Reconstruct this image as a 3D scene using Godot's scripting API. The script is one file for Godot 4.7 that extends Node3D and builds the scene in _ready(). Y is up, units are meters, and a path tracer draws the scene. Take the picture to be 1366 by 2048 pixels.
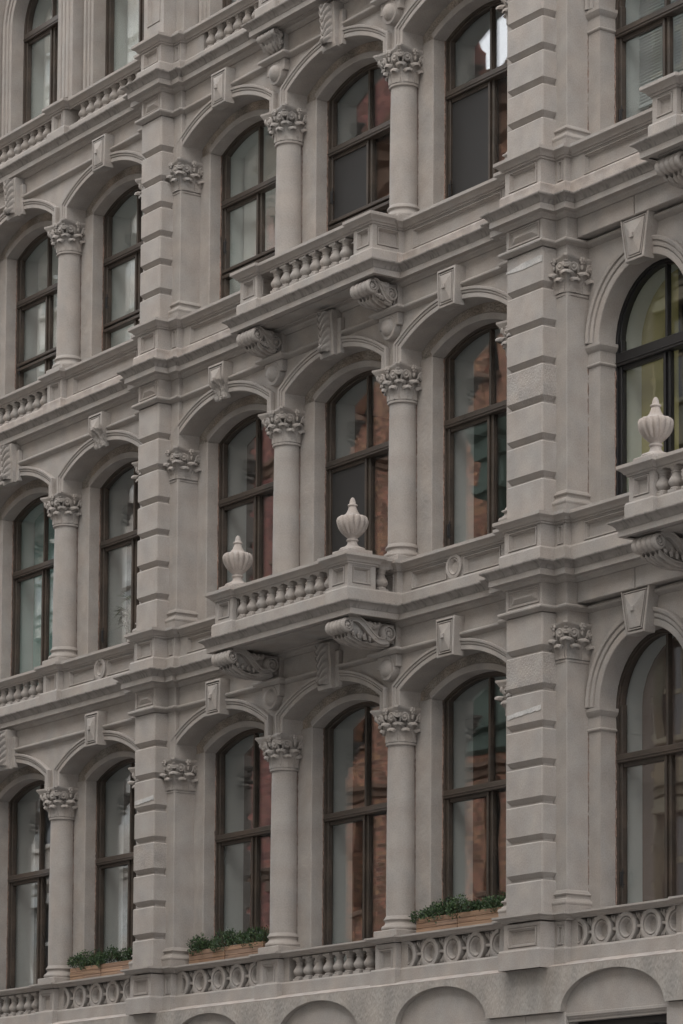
extends Node3D
# A grey stone commercial facade of segmental arches, Corinthian columns, rusticated piers and balconies,
# seen from the pavement across the street. x runs along the facade, y is up, z comes out of the wall.

# ---------------------------------------------------------------- levels and lines
const NECK = [7.93, 12.10, 16.03]          # underside of the column necking, per storey
const SHELF = [5.05, 9.55, 13.71, 17.65]   # top of the cornice (or band) below each storey
const RAIL = [5.62, 10.12, 14.30, 18.21]   # top of the sill course of each storey
const WALL = 0.14                          # face of the spandrel wall
const JAMB = -0.11
const GLASS = -0.29
const BAY = 2.55
const BAYS = [-9.508, -1.275]              # middles of the two three-window bays
const PIERS = [[-14.05, -13.53], [-5.60, -5.08], [2.60, 3.27]]

var mat := {}
var house: Node3D
var rng := RandomNumberGenerator.new()
var used := {}

# ---------------------------------------------------------------- mesh builder
class Shape:
	var v := PackedVector3Array()
	var xf := Transform3D()

	func tri(a: Vector3, b: Vector3, c: Vector3) -> void:
		v.append(xf * a)
		v.append(xf * b)
		v.append(xf * c)

	func quad(a: Vector3, b: Vector3, c: Vector3, d: Vector3) -> void:
		tri(a, b, c)
		tri(a, c, d)

	func rows(r: Array, wrap_u := false, wrap_v := false) -> void:
		var n: int = r.size()
		for i in (n if wrap_u else n - 1):
			var p: PackedVector3Array = r[i]
			var q: PackedVector3Array = r[(i + 1) % n]
			var m: int = p.size()
			for j in (m if wrap_v else m - 1):
				quad(p[j], q[j], q[(j + 1) % m], p[(j + 1) % m])

	func box(x0: float, x1: float, y0: float, y1: float, z0: float, z1: float, e := 0.0) -> void:
		var lo := Vector3(x0, y0, z0)
		var hi := Vector3(x1, y1, z1)
		if e <= 0.0:
			quad(Vector3(x0, y0, z1), Vector3(x1, y0, z1), Vector3(x1, y1, z1), Vector3(x0, y1, z1))
			quad(Vector3(x1, y0, z0), Vector3(x0, y0, z0), Vector3(x0, y1, z0), Vector3(x1, y1, z0))
			quad(Vector3(x1, y0, z1), Vector3(x1, y0, z0), Vector3(x1, y1, z0), Vector3(x1, y1, z1))
			quad(Vector3(x0, y0, z0), Vector3(x0, y0, z1), Vector3(x0, y1, z1), Vector3(x0, y1, z0))
			quad(Vector3(x0, y1, z1), Vector3(x1, y1, z1), Vector3(x1, y1, z0), Vector3(x0, y1, z0))
			quad(Vector3(x0, y0, z0), Vector3(x1, y0, z0), Vector3(x1, y0, z1), Vector3(x0, y0, z1))
			return
		var mid := (lo + hi) / 2.0
		var half := (hi - lo) / 2.0
		e = minf(e, minf(half.x, minf(half.y, half.z)) * 0.98)
		for ax in 3:
			for s in [-1.0, 1.0]:
				var b: int = (ax + 1) % 3
				var c: int = (ax + 2) % 3
				var f := []
				for k in [[-1, -1], [1, -1], [1, 1], [-1, 1]]:
					var p := Vector3.ZERO
					p[ax] = s * half[ax]
					p[b] = k[0] * (half[b] - e)
					p[c] = k[1] * (half[c] - e)
					f.append(mid + p)
				if s > 0.0:
					quad(f[0], f[1], f[2], f[3])
				else:
					quad(f[3], f[2], f[1], f[0])
				# edges between faces ax and b
				for t in [-1.0, 1.0]:
					var g := []
					for k in [[0, -1], [1, -1], [1, 1], [0, 1]]:
						var p := Vector3.ZERO
						p[ax] = s * (half[ax] - (e if k[0] == 1 else 0.0))
						p[b] = t * (half[b] - (0.0 if k[0] == 1 else e))
						p[c] = k[1] * (half[c] - e)
						g.append(mid + p)
					if s * t > 0.0:
						quad(g[0], g[1], g[2], g[3])
					else:
						quad(g[3], g[2], g[1], g[0])
		for sx in [-1.0, 1.0]:
			for sy in [-1.0, 1.0]:
				for sz in [-1.0, 1.0]:
					var a := mid + Vector3(sx * half.x, sy * (half.y - e), sz * (half.z - e))
					var b2 := mid + Vector3(sx * (half.x - e), sy * half.y, sz * (half.z - e))
					var c2 := mid + Vector3(sx * (half.x - e), sy * (half.y - e), sz * half.z)
					if sx * sy * sz > 0.0:
						tri(a, b2, c2)
					else:
						tri(a, c2, b2)

	# a flat outline in x and y, given depth from z0 (back) to z1 (front)
	func prism(poly: PackedVector2Array, z0: float, z1: float, back := false) -> void:
		var area := 0.0
		for i in poly.size():
			area += poly[i].cross(poly[(i + 1) % poly.size()])
		var p := poly.duplicate()
		if area < 0.0:
			p.reverse()
		var t := Geometry2D.triangulate_polygon(p)
		for k in range(0, t.size(), 3):
			var a := p[t[k]]
			var b := p[t[k + 1]]
			var c := p[t[k + 2]]
			if (b - a).cross(c - a) < 0.0:
				var s := b
				b = c
				c = s
			tri(Vector3(a.x, a.y, z1), Vector3(b.x, b.y, z1), Vector3(c.x, c.y, z1))
			if back:
				tri(Vector3(a.x, a.y, z0), Vector3(c.x, c.y, z0), Vector3(b.x, b.y, z0))
		for i in p.size():
			var a := p[i]
			var b := p[(i + 1) % p.size()]
			quad(Vector3(a.x, a.y, z0), Vector3(b.x, b.y, z0), Vector3(b.x, b.y, z1), Vector3(a.x, a.y, z1))

	# a profile of (out, y), bottom to top, along a plan line of (x, z) with mitred corners
	func plan_sweep(path: PackedVector2Array, prof: PackedVector2Array, closed := false, caps := false) -> void:
		var r := []
		var n := path.size()
		for i in n:
			var d0 := Vector2.ZERO
			var d1 := Vector2.ZERO
			if closed or i > 0:
				d0 = (path[i] - path[(i + n - 1) % n]).normalized()
			if closed or i < n - 1:
				d1 = (path[(i + 1) % n] - path[i]).normalized()
			if d0 == Vector2.ZERO:
				d0 = d1
			if d1 == Vector2.ZERO:
				d1 = d0
			var n0 := Vector2(-d0.y, d0.x)
			var n1 := Vector2(-d1.y, d1.x)
			var m := (n0 + n1).normalized()
			m /= maxf(0.3, m.dot(n0))
			var row := PackedVector3Array()
			for q in prof:
				row.append(Vector3(path[i].x + m.x * q.x, q.y, path[i].y + m.y * q.x))
			r.append(row)
		rows(r, closed)
		if caps and not closed:
			for k in [0, n - 1]:
				var row: PackedVector3Array = r[k]
				for j in range(1, row.size() - 1):
					if k == 0:
						tri(row[0], row[j], row[j + 1])
					else:
						tri(row[0], row[j + 1], row[j])

	# a profile of (offset, z), inner back round the front to outer back, along a curve in x and y
	func face_sweep(curve: PackedVector2Array, prof: PackedVector2Array, closed_prof := false, caps := false) -> void:
		var r := []
		var n := curve.size()
		for i in n:
			var d0 := Vector2.ZERO
			var d1 := Vector2.ZERO
			if i > 0:
				d0 = (curve[i] - curve[i - 1]).normalized()
			if i < n - 1:
				d1 = (curve[i + 1] - curve[i]).normalized()
			if i == 0:
				d0 = d1
			if i == n - 1:
				d1 = d0
			var n0 := Vector2(-d0.y, d0.x)
			var n1 := Vector2(-d1.y, d1.x)
			var m := (n0 + n1).normalized()
			m /= maxf(0.3, m.dot(n0))
			var row := PackedVector3Array()
			for q in prof:
				row.append(Vector3(curve[i].x + m.x * q.x, curve[i].y + m.y * q.x, q.y))
			r.append(row)
		rows(r, false, closed_prof)
		if caps:
			for k in [0, n - 1]:
				var row: PackedVector3Array = r[k]
				for j in range(1, row.size() - 1):
					if k == 0:
						tri(row[0], row[j], row[j + 1])
					else:
						tri(row[0], row[j + 1], row[j])

	# turned round the y axis at c; lobes ripple the radius
	func lathe(prof: PackedVector2Array, n := 24, c := Vector3.ZERO, lobes := 0, ripple := PackedFloat32Array(), from := 0.0, to := TAU) -> void:
		var r := []
		var whole := to - from > TAU - 0.001
		for i in (n if whole else n + 1):
			var a := from + (to - from) * i / n
			var row := PackedVector3Array()
			for j in prof.size():
				var q := prof[j]
				var rad := q.x
				if lobes > 0:
					rad *= 1.0 - ripple[j] * (1.0 - absf(sin(a * lobes / 2.0)))
				row.append(c + Vector3(rad * cos(a), q.y, -rad * sin(a)))
			r.append(row)
		rows(r, whole)

	func tube(path: PackedVector3Array, rad: PackedFloat32Array, n := 6, ends := true) -> void:
		var r := []
		var m := path.size()
		var side := Vector3.ZERO
		for i in m:
			var t := (path[mini(i + 1, m - 1)] - path[maxi(i - 1, 0)]).normalized()
			if i == 0:
				side = t.cross(Vector3.UP if absf(t.y) < 0.9 else Vector3.RIGHT).normalized()
			side = (side - t * side.dot(t)).normalized()
			var up := side.cross(t)
			var row := PackedVector3Array()
			for k in n:
				var a := TAU * k / n
				row.append(path[i] + (side * cos(a) + up * sin(a)) * rad[i])
			r.append(row)
		# rows run along the tube; the ring turns clockwise seen from its end
		for i in m - 1:
			for k in n:
				var k2 := (k + 1) % n
				quad(r[i][k], r[i + 1][k], r[i + 1][k2], r[i][k2])
		if ends:
			for k in range(1, n - 1):
				tri(r[0][0], r[0][k], r[0][k + 1])
				tri(r[m - 1][0], r[m - 1][k + 1], r[m - 1][k])

	func ball(c: Vector3, rad: Vector3, n := 8, m := 5) -> void:
		var r := []
		for i in n:
			var a := TAU * i / n
			var row := PackedVector3Array()
			for j in m + 1:
				var b := -PI / 2 + PI * j / m
				row.append(c + Vector3(rad.x * cos(b) * cos(a), rad.y * sin(b), -rad.z * cos(b) * sin(a)))
			r.append(row)
		rows(r, true)

	# a rectangle u x v from o with a sunk, moulded panel in it
	func sunk(o: Vector3, u: Vector3, w: Vector3, wide: float, high: float, u0: float, u1: float, v0: float, v1: float, deep := 0.045) -> void:
		var nrm := u.cross(w)
		var at := func(a: float, b: float, d: float) -> Vector3: return o + u * a + w * b + nrm * d
		var outer := [at.call(0, 0, 0), at.call(wide, 0, 0), at.call(wide, high, 0), at.call(0, high, 0)]
		var last := outer
		for s in [[0.0, 0.0], [0.0, -0.012], [0.010, -0.012], [0.011, 0.008], [0.022, 0.008], [0.026, -0.012], [0.034, -0.012], [0.046, -deep]]:
			var k: float = s[0]
			var ring := [at.call(u0 + k, v0 + k, s[1]), at.call(u1 - k, v0 + k, s[1]), at.call(u1 - k, v1 - k, s[1]), at.call(u0 + k, v1 - k, s[1])]
			for i in 4:
				var j := (i + 1) % 4
				quad(last[i], last[j], ring[j], ring[i])
			last = ring
		quad(last[0], last[1], last[2], last[3])

	func done(angle := 0.0) -> ArrayMesh:
		var n := v.size()
		var fn := PackedVector3Array()
		fn.resize(n / 3)
		for i in range(0, n, 3):
			fn[i / 3] = (v[i + 1] - v[i]).cross(v[i + 2] - v[i])
		var out_v := PackedVector3Array()
		var out_n := PackedVector3Array()
		out_v.resize(n)
		out_n.resize(n)
		var near := {}
		var limit := cos(deg_to_rad(angle))
		var unit := PackedVector3Array()
		unit.resize(n / 3)
		for i in n / 3:
			unit[i] = fn[i].normalized()
		if angle > 0.0:
			for i in n:
				var key := Vector3i((v[i] * 4000.0).round())
				if near.has(key):
					near[key].append(i / 3)
				else:
					near[key] = PackedInt32Array([i / 3])
		for i in range(0, n, 3):
			var f := i / 3
			for k in 3:
				var src: int = i + [0, 2, 1][k]
				out_v[i + k] = v[src]
				var nn := unit[f]
				if angle > 0.0:
					var sum := Vector3.ZERO
					for g in near[Vector3i((v[src] * 4000.0).round())]:
						if unit[g].dot(unit[f]) >= limit:
							sum += fn[g]
					if sum.length_squared() > 0.0:
						nn = sum.normalized()
				out_n[i + k] = nn
		var a := []
		a.resize(Mesh.ARRAY_MAX)
		a[Mesh.ARRAY_VERTEX] = out_v
		a[Mesh.ARRAY_NORMAL] = out_n
		var me := ArrayMesh.new()
		me.add_surface_from_arrays(Mesh.PRIMITIVE_TRIANGLES, a)
		return me

# ---------------------------------------------------------------- scene helpers
func put(called: String, me: Mesh, m: Material, parent: Node3D, at := Vector3.ZERO, turn := 0.0) -> MeshInstance3D:
	var o := MeshInstance3D.new()
	var k: int = used.get([parent, called], 0)
	used[[parent, called]] = k + 1
	o.name = called if k == 0 else "%s_%03d" % [called, k]
	o.mesh = me
	o.material_override = m
	parent.add_child(o, true)
	o.position = at
	o.rotation.y = turn
	return o

func part(called: String, parent: Node3D, at := Vector3.ZERO) -> Node3D:
	var o := Node3D.new()
	var k: int = used.get([parent, called], 0)
	used[[parent, called]] = k + 1
	o.name = called if k == 0 else "%s_%03d" % [called, k]
	parent.add_child(o, true)
	o.position = at
	return o

func tag(o: Node3D, label: String, category: String, group := "") -> Node3D:
	o.set_meta("label", label)
	o.set_meta("category", category)
	if group != "":
		o.set_meta("group", group)
	return o

func structure(o: Node3D, label: String, category: String) -> void:
	o.set_meta("kind", "structure")
	o.set_meta("label", label)
	o.set_meta("category", category)

func pv(a: Array) -> PackedVector2Array:
	var p := PackedVector2Array()
	for i in range(0, a.size(), 2):
		p.append(Vector2(a[i], a[i + 1]))
	return p

func arc(xc: float, half: float, spring: float, rise: float, n := 20) -> PackedVector2Array:
	var p := PackedVector2Array()
	var r := (half * half + rise * rise) / (2.0 * rise)
	var a := asin(clampf(half / r, -1.0, 1.0))
	if rise > half:
		a = PI - a
	for i in n + 1:
		var t := -a + 2.0 * a * i / n
		p.append(Vector2(xc + r * sin(t), spring + rise - r + r * cos(t)))
	return p

func shifted(prof: PackedVector2Array, dx: float, dy: float) -> PackedVector2Array:
	var p := PackedVector2Array()
	for q in prof:
		p.append(q + Vector2(dx, dy))
	return p

# ---------------------------------------------------------------- materials
func noise_bytes(side: int, freq: float, kind: int, octaves: int, seed_: int) -> PackedByteArray:
	var n := FastNoiseLite.new()
	n.noise_type = kind
	n.frequency = freq
	n.fractal_octaves = octaves
	n.seed = seed_
	var im := n.get_seamless_image(side, side)
	im.convert(Image.FORMAT_L8)
	return im.get_data()

func stone_image(side: int, tone: Color, seed_: int, patch: float, speck: float, tint: float) -> ImageTexture:
	var broad := noise_bytes(side, 0.006, FastNoiseLite.TYPE_SIMPLEX_SMOOTH, 5, seed_)
	var hue := noise_bytes(side, 0.004, FastNoiseLite.TYPE_SIMPLEX_SMOOTH, 4, seed_ + 5)
	var fine := noise_bytes(side, 0.085, FastNoiseLite.TYPE_SIMPLEX, 4, seed_ + 9)
	var data := PackedByteArray()
	data.resize(side * side * 3)
	for i in side * side:
		var b := (broad[i] / 255.0 - 0.5) * patch
		var f := fine[i] / 255.0 - 0.5
		var s := 1.0 + b + f * speck
		if f < -0.33:
			s -= speck * 0.5
		var h := (hue[i] / 255.0 - 0.5) * tint
		data[i * 3] = int(clampf(tone.r * s * (1.0 + h) * 255.0, 0, 255))
		data[i * 3 + 1] = int(clampf(tone.g * s * 255.0, 0, 255))
		data[i * 3 + 2] = int(clampf(tone.b * s * (1.0 - h * 0.8) * 255.0, 0, 255))
	var im := Image.create_from_data(side, side, false, Image.FORMAT_RGB8, data)
	return ImageTexture.create_from_image(im)

func bump_image(side: int, freq: float, seed_: int, strength: float, octaves := 4) -> ImageTexture:
	var n := FastNoiseLite.new()
	n.noise_type = FastNoiseLite.TYPE_SIMPLEX
	n.frequency = freq
	n.fractal_octaves = octaves
	n.seed = seed_
	var im := n.get_seamless_image(side, side)
	im.convert(Image.FORMAT_RGBA8)
	im.bump_map_to_normal_map(strength)
	return ImageTexture.create_from_image(im)

# dark runs of soot that hang down from an edge, as tall thin ticks
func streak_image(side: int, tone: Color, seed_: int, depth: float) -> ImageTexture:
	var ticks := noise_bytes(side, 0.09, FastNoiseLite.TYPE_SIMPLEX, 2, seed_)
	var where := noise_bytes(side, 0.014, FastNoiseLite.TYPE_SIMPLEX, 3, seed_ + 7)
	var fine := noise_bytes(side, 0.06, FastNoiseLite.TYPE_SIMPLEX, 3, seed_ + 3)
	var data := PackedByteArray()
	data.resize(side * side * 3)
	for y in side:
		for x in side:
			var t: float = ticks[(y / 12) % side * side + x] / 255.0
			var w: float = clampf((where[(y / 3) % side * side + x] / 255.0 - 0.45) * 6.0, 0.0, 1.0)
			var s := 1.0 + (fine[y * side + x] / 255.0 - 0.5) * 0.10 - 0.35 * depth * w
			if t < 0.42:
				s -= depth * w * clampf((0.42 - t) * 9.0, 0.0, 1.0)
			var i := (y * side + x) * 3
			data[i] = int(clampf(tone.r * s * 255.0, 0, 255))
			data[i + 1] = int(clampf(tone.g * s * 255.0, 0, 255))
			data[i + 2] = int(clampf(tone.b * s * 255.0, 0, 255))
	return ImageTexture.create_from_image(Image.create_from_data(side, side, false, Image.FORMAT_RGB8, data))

func brick_image(brick: Color, mortar: Color, seed_: int) -> ImageTexture:
	var r := RandomNumberGenerator.new()
	r.seed = seed_
	var im := Image.create(512, 512, false, Image.FORMAT_RGB8)
	im.fill(mortar)
	for row in 32:
		for col in 16:
			var s := r.randf_range(0.72, 1.16)
			var c := Color(brick.r * s, brick.g * s * r.randf_range(0.94, 1.05), brick.b * s)
			var x := col * 32 + (16 if row % 2 else 0)
			im.fill_rect(Rect2i(x, row * 16, mini(30, 512 - x), 14), c)
			if x + 30 > 512:
				im.fill_rect(Rect2i(0, row * 16, x + 30 - 512, 14), c)
	return ImageTexture.create_from_image(im)

func plain(c: Color, rough := 0.8, metal := 0.0) -> StandardMaterial3D:
	var m := StandardMaterial3D.new()
	m.albedo_color = c
	m.roughness = rough
	m.metallic = metal
	return m

func tri_mat(tex: Texture2D, scale_: Vector3, rough := 0.9, bump: Texture2D = null, strength := 1.0) -> StandardMaterial3D:
	var m := StandardMaterial3D.new()
	m.albedo_texture = tex
	m.uv1_triplanar = true
	m.uv1_world_triplanar = true
	m.uv1_scale = scale_
	m.uv1_triplanar_sharpness = 4.0
	m.roughness = rough
	if bump:
		m.normal_enabled = true
		m.normal_texture = bump
		m.normal_scale = strength
	return m

func pane_mat(wave: Texture2D, strength: float, tint := Color(0.02, 0.03, 0.03, 0.03)) -> StandardMaterial3D:
	var m := StandardMaterial3D.new()
	m.transparency = BaseMaterial3D.TRANSPARENCY_ALPHA
	m.albedo_color = tint
	m.roughness = 0.0
	m.metallic_specular = 0.5
	m.uv1_triplanar = true
	m.uv1_world_triplanar = true
	m.uv1_scale = Vector3(0.8, 0.5, 0.8)
	m.normal_enabled = true
	m.normal_texture = wave
	m.normal_scale = strength
	return m

func make_materials() -> void:
	var grain := bump_image(512, 0.09, 3, 5.0)
	var rough_bump := bump_image(512, 0.05, 8, 14.0, 5)
	var base := Color(0.618, 0.591, 0.570)
	mat.stone = tri_mat(stone_image(1024, base, 21, 0.11, 0.09, 0.03), Vector3.ONE * 0.42, 0.92, grain, 0.05)
	mat.carved = tri_mat(stone_image(512, base * 0.99, 47, 0.16, 0.09, 0.03), Vector3.ONE * 0.9, 0.92, grain, 0.12)
	mat.dark_streaked = tri_mat(streak_image(512, base * 0.92, 12, 0.14), Vector3(0.4, 0.4, 0.4), 0.95)  # stone tone darker all over, with soot streaks on top
	mat.rough = tri_mat(stone_image(512, Color(0.59, 0.55, 0.51), 31, 0.3, 0.3, 0.06), Vector3.ONE * 0.8, 1.0, rough_bump, 0.5)
	mat.tooled = tri_mat(mat.stone.albedo_texture, Vector3.ONE * 0.42, 0.95, rough_bump, 0.045)
	mat.hewn = tri_mat(stone_image(512, base * 0.98, 35, 0.16, 0.2, 0.03), Vector3.ONE * 0.9, 0.95, rough_bump, 0.14)
	mat.mortar = tri_mat(stone_image(256, Color(0.50, 0.43, 0.40), 37, 0.6, 0.4, 0.1), Vector3.ONE, 1.0)
	mat.pale = tri_mat(stone_image(512, Color(0.640, 0.604, 0.580), 61, 0.2, 0.12, 0.03), Vector3.ONE * 0.9, 0.9, grain, 0.12)
	mat.band = tri_mat(stone_image(1024, Color(0.605, 0.580, 0.556), 71, 0.20, 0.08, 0.03), Vector3(0.42, 0.2, 0.42), 0.92, grain, 0.15)
	mat.patch = tri_mat(stone_image(256, Color(0.685, 0.675, 0.665), 91, 0.2, 0.14, 0.02), Vector3.ONE * 1.2, 0.9)
	mat.bronze = tri_mat(stone_image(256, Color(0.262, 0.230, 0.205), 5, 0.3, 0.16, 0.06), Vector3(0.7, 1.5, 0.7), 0.5)
	mat.black = plain(Color(0.12, 0.115, 0.12), 0.4)
	mat.metal = plain(Color(0.18, 0.17, 0.16), 0.35, 0.6)
	var wave := wave_image(128)
	mat.pane = pane_mat(wave, 0.003)
	mat.pane_wavy = pane_mat(wave, 0.007)
	mat.screen = plain(Color(0.17, 0.165, 0.165), 0.7)
	mat.plaster = plain(Color(0.84, 0.87, 0.86), 0.9)
	mat.ceiling = plain(Color(0.85, 0.86, 0.85), 0.95)
	mat.boards = plain(Color(0.30, 0.20, 0.13), 0.6)
	mat.inner = plain(Color(0.52, 0.52, 0.50), 0.95)
	mat.shade = plain(Color(0.86, 0.88, 0.86), 0.95)
	mat.teal = plain(Color(0.52, 0.66, 0.64), 0.9)
	mat.olive = plain(Color(0.66, 0.64, 0.43), 0.9)
	mat.taupe = plain(Color(0.42, 0.36, 0.33), 0.9)
	mat.slat = plain(Color(0.74, 0.78, 0.78), 0.7)
	mat.cedar = []
	for k in 4:
		mat.cedar.append(tri_mat(streak_wood(k), Vector3(0.8, 4.0, 4.0), 0.75))
	mat.soil = plain(Color(0.12, 0.09, 0.07), 1.0)
	mat.leaf = []
	for c in [Color(0.19, 0.27, 0.17), Color(0.25, 0.34, 0.21), Color(0.14, 0.21, 0.14), Color(0.32, 0.39, 0.25)]:
		var m := plain(c, 0.55)
		m.backlight_enabled = true
		m.backlight = Color(0.10, 0.16, 0.05)
		m.cull_mode = BaseMaterial3D.CULL_DISABLED
		mat.leaf.append(m)
	mat.stem = plain(Color(0.24, 0.18, 0.12), 0.9)
	mat.brick = tri_mat(brick_image(Color(0.56, 0.40, 0.31), Color(0.53, 0.44, 0.38), 4), Vector3.ONE * 0.28, 0.9)
	mat.red_brick = tri_mat(brick_image(Color(0.50, 0.32, 0.28), Color(0.5, 0.40, 0.37), 14), Vector3.ONE * 0.28, 0.9)
	mat.copper = plain(Color(0.30, 0.35, 0.31), 0.8)
	mat.brown_stone = tri_mat(stone_image(256, Color(0.45, 0.36, 0.30), 16, 0.3, 0.2, 0.1), Vector3.ONE * 0.3, 0.9)
	mat.grey_stone = tri_mat(stone_image(256, Color(0.68, 0.66, 0.63), 19, 0.3, 0.2, 0.1), Vector3.ONE * 0.3, 0.9)
	mat.green_stone = tri_mat(stone_image(256, Color(0.46, 0.43, 0.36), 23, 0.25, 0.2, 0.1), Vector3.ONE * 0.3, 0.9)
	mat.dark_glass = plain(Color(0.10, 0.11, 0.12), 0.08)
	mat.asphalt = tri_mat(stone_image(512, Color(0.28, 0.28, 0.28), 41, 0.25, 0.4, 0.03), Vector3.ONE * 0.3, 0.95)
	mat.paving = tri_mat(stone_image(512, Color(0.50, 0.49, 0.48), 43, 0.25, 0.25, 0.05), Vector3.ONE * 0.3, 0.95)
	mat.paint = plain(Color(0.85, 0.84, 0.80), 0.8)
	mat.roofing = plain(Color(0.3, 0.3, 0.31), 0.95)

# gentle unevenness of window glass, kept in floating point so that reflections bend smoothly
func wave_image(side: int) -> ImageTexture:
	var im := Image.create(side, side, false, Image.FORMAT_RGBF)
	var r := RandomNumberGenerator.new()
	r.seed = 31
	var waves := []
	for k in 9:
		waves.append([r.randi_range(-2, 2), r.randi_range(-3, 3), r.randf() * TAU, r.randf_range(0.3, 1.0)])
	for y in side:
		for x in side:
			var d := Vector2.ZERO
			for w in waves:
				var c: float = cos(TAU * (w[0] * x + w[1] * y) / side + w[2]) * w[3]
				d += Vector2(w[0], w[1]) * c
			im.set_pixel(x, y, Color(0.5 + d.x * 0.02, 0.5 + d.y * 0.02, 1.0))
	return ImageTexture.create_from_image(im)

func streak_wood(k: int) -> ImageTexture:
	var side := 256
	var g := noise_bytes(side, 0.03, FastNoiseLite.TYPE_SIMPLEX, 4, 100 + k)
	var tone: Color = [Color(0.56, 0.45, 0.36), Color(0.52, 0.41, 0.33), Color(0.60, 0.48, 0.39), Color(0.54, 0.44, 0.37)][k]
	var data := PackedByteArray()
	data.resize(side * side * 3)
	for y in side:
		for x in side:
			var s: float = 0.82 + 0.36 * g[y * side + (x / 8)] / 255.0
			var i := (y * side + x) * 3
			data[i] = int(clampf(tone.r * s * 255.0, 0, 255))
			data[i + 1] = int(clampf(tone.g * s * 255.0, 0, 255))
			data[i + 2] = int(clampf(tone.b * s * 255.0, 0, 255))
	return ImageTexture.create_from_image(Image.create_from_data(side, side, false, Image.FORMAT_RGB8, data))

# ---------------------------------------------------------------- carved pieces, each mesh made once
var kit := {}

func capital_mesh(square: bool) -> ArrayMesh:
	var s := Shape.new()
	var h := 0.445
	# where the bell's face is at an angle, and which way it looks
	var spot := func(a: float, rad: float) -> Vector3:
		if not square:
			return Vector3(rad * cos(a), 0, -rad * sin(a))
		var k := pow(pow(absf(cos(a)), 8.0) + pow(absf(sin(a)), 8.0), -0.125)
		return Vector3(rad * k * cos(a), 0, -rad * k * sin(a))
	var r0 := 0.163 if not square else 0.172
	var bell := [[r0, 0.0], [r0 + 0.022, 0.002], [r0 + 0.028, 0.016], [r0 + 0.022, 0.032], [r0, 0.036], [r0, 0.2], [r0 + 0.015, 0.28], [r0 + 0.045, 0.345], [r0 + 0.05, 0.37]]
	var br := []
	for i in 40:
		var a := TAU * i / 40
		var row := PackedVector3Array()
		for q in bell:
			row.append(spot.call(a, q[0]) + Vector3(0, q[1], 0))
		br.append(row)
	s.rows(br, true)
	# two rows of leaves that curl over at the tip
	for tier in 2:
		var count := 8
		for k in count:
			var a0 := TAU * (k + 0.5 * (1 - tier)) / count
			var tall := 0.172 if tier == 0 else 0.240
			var half := 0.076 if tier == 0 else 0.080
			var push := (0.024 if tier == 0 else 0.014) + (0.008 if square else 0.0)
			var r := []
			for i in 9:
				var u := -1.0 + 2.0 * i / 8
				var row := PackedVector3Array()
				for j in 15:
					var t := j / 14.0
					var up: float
					var out: float
					var lean := 0.05 if tier == 1 else 0.022
					if t < 0.62:
						up = 0.036 + (tall - 0.036) * (t / 0.62)
						out = push + lean * pow(t / 0.62, 2.5)
					else:
						var b := (t - 0.62) / 0.38 * 3.6
						up = tall + 0.027 * sin(b)
						out = push + lean + 0.027 * (1.0 - cos(b))
					var wide := half * (1.0 if t < 0.45 else sqrt(maxf(0.05, 1.0 - pow((t - 0.45) / 0.62, 2.0)))) * (1.0 - 0.10 * absf(sin(t * 13.0)))
					out += 0.014 * absf(cos(u * PI * 1.5)) * (1.0 - 0.5 * t) - 0.030 * u * u * (0.3 + 0.5 * t)
					up -= 0.022 * u * u * smoothstep(0.4, 0.8, t)
					if absf(u) > 0.99:
						out = -0.02 if t < 0.62 else out - 0.012
					var a := a0 + u * wide / (r0 + 0.02)
					row.append(spot.call(a, r0 + out) + Vector3(0, up, 0))
				r.append(row)
			s.rows(r)
	# stems and scrolls: on every side two at the corners and two small ones in the middle
	for side in 4:
		var turn := Basis(Vector3.UP, side * PI / 2)
		for m in [-1.0, 1.0]:
			for corner in 2:
				var big := corner == 1
				var c := Vector3(m * (0.120 if big else 0.212), 0.322 if big else 0.338, (0.226 if big else 0.226))
				var rad := 0.056 if big else 0.034
				var yaw: float = m * (0.12 if big else 0.62)
				var b := turn * Basis(Vector3.UP, yaw)
				var path := PackedVector3Array()
				var th := PackedFloat32Array()
				path.append(turn * Vector3(m * (0.035 if big else 0.14), 0.21, r0 + 0.02))
				th.append(0.013)
				path.append(turn * Vector3(m * (0.045 if big else 0.17), 0.27, r0 + 0.04))
				th.append(0.013)
				for i in 19:
					var q := i / 18.0
					var a: float = -0.3 + q * TAU * 1.6
					var rr := rad * (1.0 - 0.72 * q)
					var dirx: float = -m if big else -m
					path.append(turn * c + b * Vector3(dirx * rr * cos(a) * 1.0, rr * sin(a), 0.012 * q))
					th.append(0.0155 * (1.0 - 0.35 * q))
				s.tube(path, th, 6)
				var keep := s.xf
				s.xf = Transform3D(b * Basis(Vector3.RIGHT, PI / 2), turn * c)
				s.lathe(pv([0.0, -0.03, rad * 0.95, -0.03, rad * 0.95, 0.0, rad * 0.4, 0.006, rad * 0.3, 0.02, 0.0, 0.026]), 12)
				s.xf = keep
		# flower in the middle of the abacus, and the small leaf under it
		for k in 6:
			var a := TAU * k / 6
			s.ball(turn * Vector3(0.027 * cos(a), 0.405 + 0.027 * sin(a), 0.236), Vector3(0.022, 0.022, 0.022), 6, 4)
		s.ball(turn * Vector3(0, 0.405, 0.258), Vector3(0.016, 0.016, 0.016), 6, 4)
		s.ball(turn * Vector3(0, 0.345, 0.225), Vector3(0.022, 0.05, 0.022), 6, 4)
	# abacus with hollow sides and cut corners
	var plan := PackedVector2Array()
	for side in 4:
		for i in 7:
			var u := -1.0 + 2.0 * i / 6
			var p := Vector2(u * 0.255, 0.232 + 0.053 * u * u)
			var a := side * PI / 2
			plan.append(Vector2(p.x * cos(a) + p.y * sin(a), -p.x * sin(a) + p.y * cos(a)))
	var tiers := []
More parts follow.
